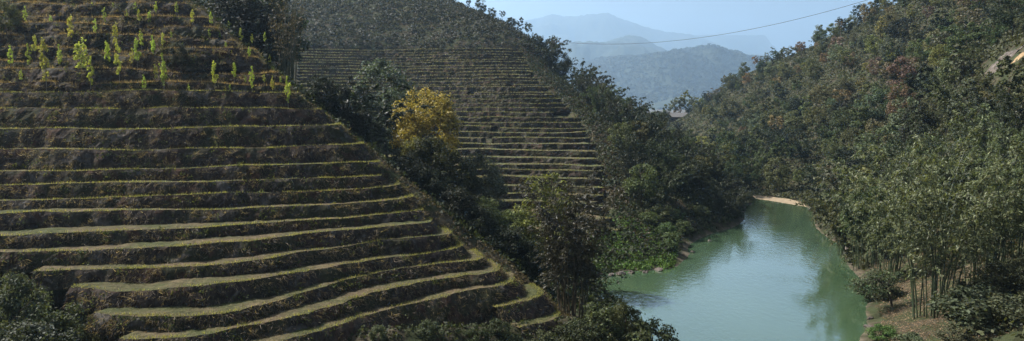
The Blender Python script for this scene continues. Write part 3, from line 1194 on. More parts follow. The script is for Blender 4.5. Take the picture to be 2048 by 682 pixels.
for ri, zt in enumerate(sorted(rows, reverse=True)):
    for ci, (px, yt, yb, X, Yv, z) in enumerate(sorted(rows[zt])):
        hgt = (yb - yt) / FPX * Yv
        bushy = px == 161
        plant(f'sapling{random.randrange(4)}', 'young_tree',
              f'{"bushy" if bushy else "slender"} yellow-green young tree, {ORD[ci]} from the left on the {ORD[ri]} planted terrace from the top' if len(rows[zt]) > 1 else
              f'slender yellow-green young tree standing alone on the {ORD[ri]} planted terrace from the top',
              'young tree', (X, Yv + 0.3, z - 0.05), max(hgt, 0.9), color=jit((0.31, 0.38, 0.09), 0.25),
              width=(1.7 if bushy else 1.0) * np.interp(hgt, [1, 2, 4, 6], [1.15, 0.88, 0.72, 0.62]), group='young trees planted on the upper terraces')


def on_front(px, py):
    a, c = ray(px, py)
    Y = np.arange(38, 150, 0.05)
    gz = a_smooth(a * Y, Y)
    i = int(np.argmax(gz >= c * Y))
    lv = [z for z in A_Z if z <= float(c * Y[i]) + 0.2]
    return (float(a * Y[i]), float(Y[i]) + 0.2, (lv[-1] if lv else float(gz[i]) - 0.5))


plant('fine', 'bush', 'dark rounded bush among the young trees on the upper terraces', 'bush', on_front(357, 136), 3.0, color=(0.04, 0.045, 0.025))
plant('fine', 'bush', 'olive bushy tree at the left edge of the upper terraces', 'bush', on_front(10, 70), 4.2, color=(0.085, 0.095, 0.03))

# --- trees of the gully behind the near hillside's edge: (key, name, label, category, px, distance, top row, colour, width)
gully = [
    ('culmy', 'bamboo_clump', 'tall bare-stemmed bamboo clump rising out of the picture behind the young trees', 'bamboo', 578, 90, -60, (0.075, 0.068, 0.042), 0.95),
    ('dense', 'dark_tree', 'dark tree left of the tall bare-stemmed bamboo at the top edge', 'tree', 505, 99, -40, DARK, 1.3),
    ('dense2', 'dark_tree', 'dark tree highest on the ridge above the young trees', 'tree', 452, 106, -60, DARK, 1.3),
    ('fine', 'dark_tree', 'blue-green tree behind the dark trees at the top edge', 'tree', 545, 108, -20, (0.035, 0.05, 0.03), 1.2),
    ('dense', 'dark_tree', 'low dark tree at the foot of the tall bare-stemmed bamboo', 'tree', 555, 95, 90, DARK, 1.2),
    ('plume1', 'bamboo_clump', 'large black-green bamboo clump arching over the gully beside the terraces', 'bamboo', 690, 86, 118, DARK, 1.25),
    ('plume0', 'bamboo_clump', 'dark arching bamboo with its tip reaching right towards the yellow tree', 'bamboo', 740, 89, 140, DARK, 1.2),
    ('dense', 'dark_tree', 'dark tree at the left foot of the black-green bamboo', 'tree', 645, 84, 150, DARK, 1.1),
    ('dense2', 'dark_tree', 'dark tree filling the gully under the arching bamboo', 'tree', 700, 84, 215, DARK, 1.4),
    ('fine', 'grey_tree', 'hazy grey-green tree standing behind the arching bamboo', 'tree', 770, 128, 112, (0.075, 0.09, 0.07), 1.0),
    ('fine', 'grey_tree', 'lower hazy grey-green tree left of the yellow tree', 'tree', 805, 122, 168, (0.06, 0.075, 0.055), 0.9),
    ('yellow', 'yellow_tree', 'golden-yellow round tree standing above the gully', 'tree', 848, 102, 176, YELLOW, 0.98),
    ('fine', 'olive_tree', 'olive tree under the lower left of the golden-yellow tree', 'tree', 826, 96, 268, (0.12, 0.11, 0.032), 0.9),
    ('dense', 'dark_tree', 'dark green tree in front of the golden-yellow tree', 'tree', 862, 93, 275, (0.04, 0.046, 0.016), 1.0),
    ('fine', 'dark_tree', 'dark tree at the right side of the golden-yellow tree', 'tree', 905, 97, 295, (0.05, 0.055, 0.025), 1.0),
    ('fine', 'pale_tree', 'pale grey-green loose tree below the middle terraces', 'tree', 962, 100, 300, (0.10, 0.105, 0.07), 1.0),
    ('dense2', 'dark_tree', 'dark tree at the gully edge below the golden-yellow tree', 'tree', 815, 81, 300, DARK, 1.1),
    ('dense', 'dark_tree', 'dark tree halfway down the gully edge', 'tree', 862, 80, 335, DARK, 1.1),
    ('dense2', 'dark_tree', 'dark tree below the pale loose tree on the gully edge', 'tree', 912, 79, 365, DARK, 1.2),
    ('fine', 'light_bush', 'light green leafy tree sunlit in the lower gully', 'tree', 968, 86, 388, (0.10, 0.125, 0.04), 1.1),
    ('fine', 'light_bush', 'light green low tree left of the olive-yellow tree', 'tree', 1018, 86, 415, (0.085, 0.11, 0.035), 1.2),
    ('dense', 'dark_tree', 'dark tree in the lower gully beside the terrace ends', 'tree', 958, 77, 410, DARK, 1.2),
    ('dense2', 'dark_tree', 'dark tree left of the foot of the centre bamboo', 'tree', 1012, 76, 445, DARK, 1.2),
    ('dense', 'dark_tree', 'dark tree right behind the last terrace corner', 'tree', 1060, 75, 480, DARK, 1.0),
    ('fine', 'olive_tree', 'olive-yellow fine-leaved tree left of the centre bamboo', 'tree', 1092, 86, 338, (0.135, 0.14, 0.045), 0.85),
    ('centre', 'bamboo_clump', 'tall brown bamboo clump standing at the foot of the terraces by the water', 'bamboo', 1146, 67, 318, (0.044, 0.038, 0.02), 1.25),
]
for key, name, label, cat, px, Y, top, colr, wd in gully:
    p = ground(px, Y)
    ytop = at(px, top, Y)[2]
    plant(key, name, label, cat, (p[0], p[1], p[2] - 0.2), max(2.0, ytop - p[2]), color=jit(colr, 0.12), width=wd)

# --- bushes of the near foreground, foot given by (px, distance), top by row
bushes = [(10, 47, 545, 'dense', 'large grey-green bush at the left edge below the terraces', (0.075, 0.09, 0.05), 0.7), (66, 46, 602, 'dense2', 'low bush right of the large bush at the left edge', (0.06, 0.075, 0.035), 0.9),
          (125, 47, 625, 'dense2', 'low bush by the dirt path in the lower left corner', (0.065, 0.075, 0.035), 0.7), (30, 43, 640, 'dense', 'dark bush in the lower left corner', (0.05, 0.06, 0.035), 1.1),
          (1255, 62, 596, 'dense2', 'olive-green bushy tree at the water edge right of the centre bamboo', (0.07, 0.08, 0.03), 0.8), (1200, 61, 612, 'shrub1', 'green bush at the foot of the centre bamboo', (0.06, 0.075, 0.028), 1.0),
          (1310, 60, 640, 'shrub0', 'low green bush at the water edge, bottom of the picture', (0.06, 0.075, 0.03), 1.1), (1160, 58, 640, 'shrub2', 'dark bush below the lowest terrace corner', (0.04, 0.05, 0.022), 1.2),
          (890, 56, 615, 'shrub1', 'dark bush on the scrub slope below the terraces', (0.045, 0.06, 0.028), 1.0), (860, 53, 645, 'shrub0', 'grey-green bush on the scrub slope near the bottom edge', (0.055, 0.07, 0.035), 1.0),
          (955, 57, 655, 'shrub2', 'bush beside the bare red earth below the terraces', (0.045, 0.06, 0.025), 1.0), (1000, 58, 640, 'shrub0', 'dark bush between two short terrace steps', (0.045, 0.058, 0.025), 0.8),
          (755, 53, 655, 'shrub1', 'pale small bush at the bottom edge left of centre', (0.09, 0.11, 0.06), 0.7), (970, 60, 590, 'shrub2', 'small dark bush above the bare red earth', (0.04, 0.05, 0.022), 0.7),
          (1090, 57, 668, 'shrub1', 'bush at the bottom edge under the lowest terrace corner', (0.06, 0.07, 0.03), 1.1)]
for px, Y, top, key, label, colr, wd in bushes:
    if 700 < px < 1120:                                # these sit on the visible slope, foot a little below the top row
        p = hit(px, top + 34)
        h_ = 34 / FPX * p[1] + 0.2
    else:
        p = ground(px, Y)
        h_ = max(0.8, at(px, top, Y)[2] - p[2])
    plant(key, 'bush', label, 'bush', (p[0], p[1], p[2] - 0.1), h_, color=colr, width=wd)

# --- bamboo and trees of the middle promontory
def tz(x, y):
    return float(T(np.array([x]), np.array([y]))[0])


def poisson(n_try, xr, yr, dist, ok, seed):
    r = np.random.default_rng(seed)
    X, Y = r.uniform(*xr, n_try), r.uniform(*yr, n_try)
    Z = T(X, Y)
    px, py = to_px(X, Y, Z)
    m = ok(X, Y, Z, px, py)
    X, Y, Z, px, py = X[m], Y[m], Z[m], px[m], py[m]
    D = dist(Y)
    keep = np.zeros((0, 2))
    out = []
    for i in range(len(X)):
        if len(keep) == 0 or ((keep[:, 0] - X[i]) ** 2 + (keep[:, 1] - Y[i]) ** 2).min() > D[i] ** 2:
            keep = np.r_[keep, [[X[i], Y[i]]]]
            out.append((float(X[i]), float(Y[i]), float(Z[i]), float(px[i]), float(py[i])))
    return out


def seen(x, y, z, h):
    """does anything of a plant of height h clear the ground in front of it and reach into the frame"""
    px, py = to_px(x, y, z + h)
    if not (-30 < px < 2078 and py < 682 and to_px(x, y, z)[1] > 0):
        return False
    t = np.linspace(0.25, 0.985, 90)
    for f in (0.55, 1.0):
        if np.all(T(x * t, y * t, False) < (z + h * f) * t):
            return True
    return False


PLAN = []                # wood trees are collected first, then labelled by their order from the left


def want(px, *args):
    PLAN.append((px, args))


def flush_plan():
    groups = {}
    for px, a_ in PLAN:
        groups.setdefault(a_[6], []).append((px, a_))
    for gname, items in groups.items():
        items.sort(key=lambda q: q[0])
        for i, (px, (key, name, what, where, cat, loc, grp, h, colr, wd)) in enumerate(items):
            lab = f'{what} {where}' if len(items) == 1 else f'{ordinal(i)} {what} from the left {where}'
            plant(key, name, lab, cat, loc, h, color=colr, width=wd, group=grp)
    PLAN.clear()


def ok_b(X, Y, Z, px, py):
    edge = np.interp(py, [60, 100, 150, 205, 250, 330, 420, 470, 560], [1052, 1062, 1108, 1165, 1205, 1245, 1268, 1290, 1345])
    return (Z > -21.3) & (Z > TC(X, Y)) & (px > edge + 4) & (px < 1500) & (py > 60)


pb = poisson(9000, (5, 62), (98, 250), lambda Y: np.where(Y < 170, 3.9, 4.8), ok_b, 3)
for x, y, z, px, py in sorted(pb, key=lambda q: q[1]):
    if z < -19.0 and px < 1400:
        want(px, f'shrub{random.randrange(3)}', 'bank_shrub', 'green shrub', 'on the low bank across the inlet', 'shrub', (x, y, z - 0.1), 'shrubs on the low bank across the inlet', random.uniform(1.6, 2.8), jit((0.06, 0.085, 0.03)), random.uniform(1.0, 1.5))
        continue
    ridge = py < 300 and px < 1300
    h = random.uniform(8.5, 13) if ridge else random.uniform(6.5, 10)
    if px > 1440 or z < -18:
        h *= 0.75
    lim = float(np.interp(px, [1100, 1200, 1290, 1330, 1360, 1420, 1490], [60, 145, 205, 238, 252, 285, 385]))
    h = min(h, max(2.5, at(px, lim, y)[2] - z))
    if not seen(x, y, z, h):
        continue
    if random.random() < 0.74:
        want(px, f'plume{random.randrange(4)}', 'bamboo_clump', 'dark bamboo clump', 'on the ridge above the middle terraces' if ridge else 'on the wooded promontory by the river', 'bamboo', (x, y, z - 0.2),
             'bamboo on the ridge of the middle hillside' if ridge else 'bamboo covering the middle promontory', h, jit((0.032, 0.040, 0.018) if random.random() < 0.7 else (0.058, 0.072, 0.028), 0.35), random.uniform(0.75, 1.05))
    else:
        want(px, f'round{random.randrange(4)}', 'broadleaf_tree', 'green broadleaf tree', 'on the ridge above the middle terraces' if ridge else 'on the wooded promontory by the river', 'tree', (x, y, z - 0.2),
             'trees on the ridge of the middle hillside' if ridge else 'broadleaf trees of the middle promontory', h * 0.8, jit((0.06, 0.07, 0.026), 0.35), random.uniform(0.8, 1.1))
flush_plan()

# --- skyline trees along the top of the middle hillside
for i, (px, h, key) in enumerate([(905, 4, 'round0'), (918, 5, 'sparse0'), (938, 5.5, 'tall0'), (962, 6, 'round1'), (985, 4.5, 'round2'), (1005, 5, 'sparse1'), (1022, 4.5, 'round3'), (1042, 6.5, 'tall1'), (1056, 7, 'sparse0')]):
    Y = float(np.interp(px, [880, 1000, 1060], [290, 262, 240]))
    p = ground(px, Y)
    plant(key, 'skyline_tree', f'dark tree on the skyline of the middle hillside, {ORD[i]} from the left', 'tree', (p[0], p[1], p[2] - 0.2), h, color=jit((0.04, 0.05, 0.025)), group='skyline trees of the middle hillside')

# --- the wood on the right-hand hillside
HOUSE = at(1356, 240, 420)
print('house ground', HOUSE, T(np.array([HOUSE[0]]), np.array([HOUSE[1]]), False), TB(*HOUSE[:2]), TC(*HOUSE[:2]))


def ok_c(X, Y, Z, px, py):
    m = (Z > -21.2) & (TC(X, Y) > Z - 2.5) & (px > 1318) & (px < 2110) & (py > -60)
    m &= ~((Y < 96) & (px > 1600))                     # the bamboo bank is planted by hand
    m &= ~((X - HOUSE[0]) ** 2 + ((Y - HOUSE[1]) / 2.2) ** 2 < 81) & ~((px > 1335) & (px < 1400) & (Y < 420) & (Y > 330) & (py < 265))
    m &= ~((px > 1925) & (px < 2070) & (py > 85) & (py < 205) & (Y < 150))     # bare rock and open grass
    m &= ~((px > 1395) & (px < 1480) & (py > 270) & (py < 300) & (Y < 380))
    return m


pc = poisson(26000, (30, 235), (92, 455), lambda Y: np.interp(Y, [90, 150, 250, 420], [4.6, 5.4, 6.6, 8.0]), ok_c, 8)
names = {'rust': ('rust-brown', RUST), 'olive': ('olive-green', OLIVE), 'green': ('mid-green', GREEN), 'dark': ('dark green', DARK), 'grey': ('grey-green', GREY), 'brown': ('bare brownish', BROWN), 'lime': ('yellow-green', LIME)}
for x, y, z, px, py in sorted(pc, key=lambda q: -q[1]):
    far = y > 290
    if far and py < np.interp(px, [1340, 1500, 1700], [270, 220, 150]):
        wts = dict(rust=1.7, olive=3.4, green=3, dark=1, grey=1.5, brown=1.5, lime=0.8)
        where = 'near the crest of the right-hand hillside'
    elif z < -15:
        wts = dict(rust=0.2, olive=2, green=4, dark=5, grey=1, brown=0.3, lime=0.3)
        where = 'low on the right-hand hillside'
    elif px > 1800:
        wts = dict(rust=0.2, olive=4, green=3, dark=2, grey=3, brown=2, lime=0.3)
        where = 'high on the right-hand hillside'
    else:
        wts = dict(rust=0.4, olive=3.2, green=4, dark=3, grey=2.5, brown=1.2, lime=0.9)
        where = 'halfway up the right-hand hillside'
    kind = random.choices(list(wts), list(wts.values()))[0]
    nm, colr = names[kind]
    if kind in ('rust', 'brown'):
        key = random.choice(['round0', 'round1', 'round2', 'sparse0', 'sparse1'])
    elif kind in ('dark', 'green') and random.random() < (0.65 if z < -15 else 0.4):
        key = f'plume{random.randrange(4)}'
    else:
        key = random.choice(['round0', 'round1', 'round2', 'round3', 'tall0', 'tall1', 'sparse0'])
    h = random.uniform(4.2, 10.5)
    if key[0] in 'ts':
        h *= 1.2
    if far and px < 1420:
        h *= 0.8
    if not seen(x, y, z, h):
        continue
    bam = key.startswith('plume')
    want(px, key, 'bamboo_clump' if bam else 'hillside_tree', nm + (' bamboo clump' if bam else ' tree'), where, 'bamboo' if bam else 'tree', (x, y, z - 0.2),
         nm + (' bamboo clumps ' if bam else ' trees ') + where, h, jit(colr, 0.3), random.uniform(0.85, 1.25))
print('hill C trees', len(PLAN), 'promontory', len(pb))
flush_plan()

# --- the bamboo bank in the right foreground
right = [
    ('giant0', 1888, 69, 215, 'giant bamboo clump with a dense fan of green stems on the leaf-strewn bank', (0.1237, 0.1409, 0.0722), 1.0),
    ('giant1', 1985, 72, 200, 'giant bamboo clump second from the right edge with open lower stems', (0.1183, 0.1409, 0.0722), 0.9),
    ('giant2', 2045, 74, 170, 'giant bamboo clump at the right edge of the picture', (0.1075, 0.1348, 0.0658), 0.9),
    ('giant1', 1790, 88, 262, 'tall bamboo clump behind the leaning tree on the bank', (0.1075, 0.1286, 0.0658), 0.9),
    ('giant2', 1742, 96, 300, 'bamboo clump hanging over the river edge, left of the tall clumps', (0.1075, 0.1286, 0.0658), 0.9),
    ('giant0', 1850, 92, 225, 'bamboo clump behind the dense fan of stems', (0.0545, 0.0682, 0.0384), 0.9),
    ('giant2', 1930, 90, 190, 'bamboo clump filling the gap behind the second clump', (0.0545, 0.0682, 0.0384), 1.0),
    ('giant0', 2020, 92, 150, 'tall bamboo clump behind the clump at the right edge', (0.0545, 0.0682, 0.0384), 1.0),
    ('plume2', 1700, 106, 330, 'drooping bamboo clump leaning out over the right bank', (0.08, 0.085, 0.04), 1.0),
    ('plume0', 1770, 100, 385, 'low dark bamboo thicket under the tall clumps by the water', (0.035, 0.042, 0.02), 1.0),
    ('plume1', 1815, 96, 400, 'low dark bamboo thicket right of the first thicket', (0.035, 0.042, 0.02), 1.0),
    ('plume3', 1965, 84, 420, 'low thicket behind the stems of the second giant clump', (0.05, 0.055, 0.028), 1.1),
    ('plume0', 2050, 82, 400, 'low thicket behind the clump at the right edge', (0.045, 0.052, 0.025), 1.1),
    ('dense', 2010, 67, 520, 'dark tangled thicket below the right-hand bamboo', (0.06, 0.068, 0.036), 1.2),
    ('dense2', 2070, 66, 500, 'dark tangled thicket at the lower right edge', (0.06, 0.068, 0.036), 1.2),
]
for key, px, Y, top, label, colr, wd in right:
    p = ground(px, Y)
    plant(key, 'bamboo_clump' if key[0] in 'gp' else 'thicket', label, 'bamboo' if key[0] in 'gp' else 'thicket', (p[0], p[1], p[2] - 0.2), at(px, top, Y)[2] - p[2], color=colr, width=wd)

fore = [(1985, 62, 575, 'shrub0', 'broad-leaved grey-green shrub in the lower right corner', 1.6), (1935, 60, 652, 'shrub1', 'broad-leaved shrub left of the lower right corner', 1.6), (2055, 60, 590, 'shrub2', 'shrub at the very right of the bottom edge', 1.6),
        (1850, 60, 668, 'shrub2', 'low olive shrub at the bottom edge of the right bank', 1.5), (1785, 66, 648, 'shrub0', 'bright green low shrub at the tip of the right bank', 1.3), (1975, 64, 592, 'shrub2', 'shrub below the dense fan of bamboo', 1.4),
        (1775, 81, 545, 'shrub1', 'brown-green shrub overhanging the water by the leaning tree', 1.2), (1818, 88, 535, 'shrub2', 'small shrub on the leaf litter under the bamboo', 0.9), (1955, 70, 560, 'shrub1', 'shrub between the stems of the two giant bamboos', 1.2)]
for px, Y, top, key, label, wd in fore:
    p = ground(px, Y)
    plant(key, 'bush', label, 'bush', (p[0], p[1], p[2] - 0.1), max(0.9, at(px, top, Y)[2] - p[2]), color=(0.07, 0.13, 0.035) if 'bright' in label else jit((0.07, 0.08, 0.042), 0.15), width=wd)

# leaning tree over the water
rng = np.random.default_rng(77)
root_p = ground(1806, 76)
mb = MB()
P = np.array([[0, 0, -0.4], [-0.35, 0.1, 0.9], [-0.8, 0.1, 1.9], [-1.6, 0.0, 2.7], [-2.6, -0.1, 3.1]])
mb.tube(P, np.array([.13, .11, .09, .07, .04]), 6)
ends = []
for s, e in [((-0.8, .1, 1.9), (-2.2, -1.0, 1.9)), ((-0.8, .1, 1.9), (0.4, 0.7, 3.3)), ((-1.6, 0, 2.7), (-3.6, .4, 2.6)), ((-1.6, 0, 2.7), (-1.5, -.9, 3.6)), ((-1.6, 0, 2.7), (-4.2, -.5, 2.0)), ((-0.35, .1, .9), (-1.9, .7, 1.6))]:
    s, e = np.array(s), np.array(e)
    mb.tube(np.array([s, (s + e) / 2 + [0, 0, .15], e]), np.array([.06, .04, .015]), 5)
    ends += [e, (s + e) / 2 + [0, 0, .2]]
tm = mb.mesh('leaning_trunk', M['bark'], True)
E = np.array(ends)
cid = np.repeat(np.arange(len(E)), 120)
v = rng.normal(size=(len(cid), 3)) * np.array([[0.55, 0.5, 0.16]])
Pp = E[cid] + v
nrm = unit(np.array([[0, 0, 1.0]]) + 0.45 * rng.normal(size=v.shape))
t_ = unit(np.cross(nrm, rng.normal(size=v.shape)))
fm = MB().leaves(Pp, t_ * 0.13, np.cross(nrm, t_) * 0.07).mesh('leaning_crown', M['leaf'])
lt = thing('leaning_tree', 'small tree leaning left over the water with flat layers of leaves', 'tree', root_p)
add_obj('trunk', tm, lt)
add_obj('crown', fm, lt, color=(0.055, 0.075, 0.035))

# ------------------------------------------------------------------ uncountable cover
def cover(name, label, cat, pts, r0, r1, per, leaf, color, seed, flat=0.7):
    r = np.random.default_rng(seed)
    pts = np.asarray(pts)
    n = len(pts)
    rad = np.repeat(r.uniform(r0, r1, n), per)
    d = rand_dirs(n * per, r)
    d[:, 2] = np.abs(d[:, 2]) * flat
    C = np.repeat(pts, per, 0) + d * (rad * r.random(n * per) ** 0.35)[:, None]
    nrm = unit(d + 0.5 * r.normal(size=d.shape))
    t = unit(np.cross(nrm, r.normal(size=d.shape)))
    s = leaf * r.uniform(0.6, 1.5, n * per)[:, None]
    o = add_obj(name, MB().leaves(C, t * s, np.cross(nrm, t) * s * 0.6).mesh(name, M['leaf']), color=color, kind='stuff')
    return tag(o, label, cat)


def scatter(n, xr, yr, ok, seed):
    r = np.random.default_rng(seed)
    X, Y = r.uniform(*xr, n), r.uniform(*yr, n)
    Z = T(X, Y)
    px, py = to_px(X, Y, Z)
    m = ok(X, Y, Z, px, py)
    return np.stack([X, Y, Z], 1)[m]


tcv = lambda X, Y: TC(X, Y)
pts = scatter(56000, (28, 250), (50, 460), lambda X, Y, Z, px, py: (Z > np.where(X < 66, -21.85, -21.2)) & (tcv(X, Y) > Z - 2.5) & (px > 1310) & (px < 2600) & (py < 700) & ~((py > 500) & (px > 1740) & (px < 1960)) & ~((px > 2015) & (px < 2060) & (py > 92) & (py < 122)) & ~((px > 1968) & (px < 2008) & (py > 122) & (py < 165)), 21)
cover('undergrowth', 'dense olive undergrowth between the trees of the right-hand hillside', 'undergrowth', pts, 0.8, 2.2, 16, 0.28, (0.055, 0.06, 0.028), 22)
pts = scatter(14000, (3, 62), (96, 260), lambda X, Y, Z, px, py: (Z > -21.4) & (px > np.interp(py, [60, 100, 150, 205, 250, 330, 420, 560], [1015, 1036, 1066, 1126, 1170, 1202, 1215, 1180])) & (px < 1500), 23)
cover('promontory_undergrowth', 'dark green undergrowth on the middle promontory', 'undergrowth', pts, 0.6, 1.7, 16, 0.22, (0.032, 0.04, 0.018), 24)
pts = scatter(9000, (-110, 20), (225, 330), lambda X, Y, Z, px, py: (Z > 16.5) & (px > 560) & (px < 1070), 25)
cover('hilltop_scrub', 'grey-green scrub covering the slope above the middle terraces', 'scrub', pts, 0.5, 2.6, 20, 0.30, (0.048, 0.052, 0.04), 26)
pts = scatter(5200, (-60, 14), (36, 66), lambda X, Y, Z, px, py: (py > np.interp(px, [0, 160, 400, 640, 900, 1150], [560, 640, 690, 672, 612, 640])) & (Z < -12.2), 27)
cover('slope_scrub', 'low dark scrub on the slope below the near terraces', 'scrub', pts, 0.25, 0.7, 14, 0.11, (0.045, 0.055, 0.025), 28)
pts = scatter(4200, (-45, 14), (70, 128), lambda X, Y, Z, px, py: (a_ground(X, Y) > a_flank(X, Y) + 2.2), 29)
cover('gully_undergrowth', 'dark undergrowth filling the gully behind the near terraces', 'undergrowth', pts, 0.5, 1.4, 18, 0.2, (0.032, 0.042, 0.018), 30)
pts = scatter(16000, (-45, 12), (52, 112), lambda X, Y, Z, px, py: (a_ground(X, Y) > a_flank(X, Y) - 0.2) & (a_ground(X, Y) < a_flank(X, Y) + 5.5), 41)
cover('edge_grass', 'dry brown grass and weeds along the path at the terrace ends', 'grass', pts, 0.2, 0.6, 16, 0.075, (0.10, 0.082, 0.05), 42)
pts = scatter(9000, (0, 45), (104, 250), lambda X, Y, Z, px, py: (Z < 17) & (abs(px - np.interp(py, *B_EDGE) - 14) < 26), 43)
cover('dry_scrub', 'reddish-brown dry scrub along the right ends of the middle terraces', 'scrub', pts, 0.4, 1.1, 14, 0.16, (0.07, 0.052, 0.036), 44)
# bright creeping plants on the low bank of the promontory
pts = scatter(4200, (8, 30), (94, 116), lambda X, Y, Z, px, py: (Z > -21.95) & (Z < -17.5) & (px > 1185) & (px < 1350), 31)
cover('creepers', 'bright green creepers on the low bank across the inlet', 'creepers', pts, 0.3, 0.8, 14, 0.14, (0.075, 0.13, 0.03), 32)
# fallen leaves on the bamboo bank
pts = scatter(52000, (30, 62), (58, 100), lambda X, Y, Z, px, py: (Z > -21.6) & (px > 1745) & (py > 480), 33)
r = np.random.default_rng(34)
nrm = unit(np.array([[0, 0, 1.0]]) + 0.35 * r.normal(size=(len(pts), 3)))
t_ = unit(np.cross(nrm, r.normal(size=nrm.shape)))
s_ = r.uniform(0.04, 0.12, len(pts))[:, None]
o = add_obj('leaf_litter', MB().leaves(pts + [0, 0, 0.06], t_ * s_, np.cross(nrm, t_) * s_ * 0.4).mesh('leaf_litter', M['leaf']), color=(0.21, 0.15, 0.095), kind='stuff')
tag(o, 'pale brown fallen bamboo leaves covering the right bank', 'leaf litter')

# ------------------------------------------------------------------ rocks, beach, bare earth
def rock_mesh(seed, sub=2):
    r = np.random.default_rng(seed)
    import bmesh
    bm = bmesh.new()
    bmesh.ops.create_icosphere(bm, subdivisions=sub, radius=1.0)
    me = bpy.data.meshes.new('rock')
    for v in bm.verts:
        c = np.array(v.co)
        k = 1 + 0.9 * float(fbm(np.array([c[0] * 1.3 + seed]), np.array([c[1] * 1.3 + c[2] * 1.7]), seed, 3)[0])
        v.co = Vector(c * k)
    bm.to_mesh(me)
    bm.free()
    me.materials.append(M['rock'])
    return me


rocks = [rock_mesh(s) for s in range(4)]
spots = [(1200, 549, .5), (1222, 551, .7), (1243, 549, .9), (1262, 546, .6), (1290, 545, .5), (1318, 541, .8), (1334, 534, .6), (1630, 428, .6), (1640, 440, .9), (1652, 452, .8), (1668, 462, .7), (1684, 474, 1.0), (1695, 487, .8), (1703, 500, .9), (1712, 520, .6), (1500, 408, .4), (1385, 505, .5), (1420, 482, .5), (1735, 655, .5), (1742, 640, .4)]
for i, (px, py, s) in enumerate(spots):
    a, c = ray(px, py)
    Y = WATER_Z / float(c)
    o = add_obj('rock', rocks[i % 4], loc=(float(a) * Y, Y, WATER_Z + 0.1 * s))
    s *= 0.62 if px < 1460 else 0.85
    o.scale = (s * 1.2, s, s * 0.7)
    o.rotation_euler = (0, 0, i * 1.7)
    where = 'below the creepers' if px < 1345 else ('by the promontory' if px < 1460 else ('off the beach' if px < 1600 else ('on the right shore' if px < 1720 else 'by the right bank tip')))
    same = [q for q in spots if (q[0] < 1345) == (px < 1345) and (q[0] < 1460) == (px < 1460) and (q[0] < 1600) == (px < 1600) and (q[0] < 1720) == (px < 1720)]
    rank = [q[0] for q in same].index(px)
    tag(o, f'pale boulder at the water line {where}' + (f', {ORD[rank]} from the left' if len(same) > 1 else ''), 'rock', 'boulders along the water line')

# sandy beach at the bend
bw = []
bp = np.array([(47.5, 181.5), (51.5, 176.5), (55, 171.5), (58.5, 166), (61, 160), (62.2, 155.5)])
bp = smooth(resample(bp, 0.6), 5)
bo = outward(bp)
wd_ = 5.2 * np.sin(np.linspace(0.25, 2.9, len(bp))) ** 0.7
rowsb = []
for t in np.linspace(-1, 1, 9):
    q = bp + bo * (t * wd_ * 0.5 - 0.2)[:, None]
    zz_ = WATER_Z + 0.12 + 0.5 * (-t) * 0.5 + 0.1 * fbm(q[:, 0] / 1.5, q[:, 1] / 1.5, 61, 3)
    zz_ = np.where(t > 0.8, WATER_Z - 0.25, zz_)
    rowsb.append(np.c_[q, zz_])
G = np.stack(rowsb, 1)
n_, m_ = G.shape[:2]
ii, jj = np.meshgrid(np.arange(n_ - 1), np.arange(m_ - 1), indexing='ij')
q_ = ii * m_ + jj
o = add_obj('beach', mesh_np('beach', G.reshape(-1, 3), np.stack([q_, q_ + m_, q_ + m_ + 1, q_ + 1], -1).reshape(-1, 4), M['sand'], True), kind='structure')


def crag(name, label, cat, px, py, w_, d_, h_, mat, seed, rot=0.0):
    """a rough outcrop of rock or earth rising out of the slope"""
    c0 = hit(px, py, 60) or at(px, py, 130)
    u, v_ = np.meshgrid(np.linspace(-1, 1, 40), np.linspace(-1, 1, 40), indexing='ij')
    rad = np.sqrt(u ** 2 + v_ ** 2) * (1 + 0.7 * fbm(u * 1.7 + seed, v_ * 1.7, seed, 3))
    env = np.clip(1.0 - rad ** 1.6, -0.2, 1)
    cr, sr = math.cos(rot), math.sin(rot)
    X = c0[0] + (u * cr - v_ * sr) * w_ / 2
    Y = c0[1] + (u * sr + v_ * cr) * d_ / 2
    Z = T(X, Y) + h_ * env * (1 + 0.9 * fbm(u * 2.6, v_ * 2.6 + seed, seed + 3, 4)) - 0.05
    V = np.stack([X, Y, Z], -1).reshape(-1, 3) - np.array(c0)
    a, b = np.meshgrid(np.arange(39), np.arange(39), indexing='ij')
    q = a * 40 + b
    me = mesh_np(name, V, np.stack([q, q + 40, q + 41, q + 1], -1).reshape(-1, 4), mat)
    return tag(add_obj(name, me, loc=c0), label, cat)


crag('rock', 'large grey-brown rock outcrop among trees near the right edge', 'rock', 1990, 142, 8, 7, 1.4, M['rock'], 5, 0.3)
crag('bare_earth', 'orange bare earth scar above the rock outcrop at the right edge', 'bare earth', 2042, 112, 3.0, 2.0, 0.3, M['orange_earth'], 9, 0.5)

crag('bare_earth', 'patch of bare red earth among bushes below the last long terrace', 'bare earth', 945, 628, 4.2, 3.4, 0.15, M['red_earth'], 13, 0.4)
crag('bare_earth', 'trodden orange-brown earth track in the lower left corner', 'bare earth', 150, 655, 8, 2.6, 0.12, M['red_earth'], 15, 0.1)

# ------------------------------------------------------------------ the farmhouse
hx, hy, hz0 = HOUSE
hz0 = tz(hx, hy)
farm = thing('farmhouse', 'small wooden farmhouse with a grey gable roof above the river bend', 'house', (hx, hy, hz0 + 0.2), -0.35)
wl_ = add_obj('wall', MB().box((-4.2, -2.4, 1.2), (4.2, 2.4, 3.9)).mesh('wall', M['wood']), farm)
for sx in (-3.9, -1.3, 1.3, 3.9):
    add_obj('post', MB().box((sx - .12, -2.55, -1.5), (sx + .12, -2.41, 3.85)).mesh('post', M['wood']), farm)


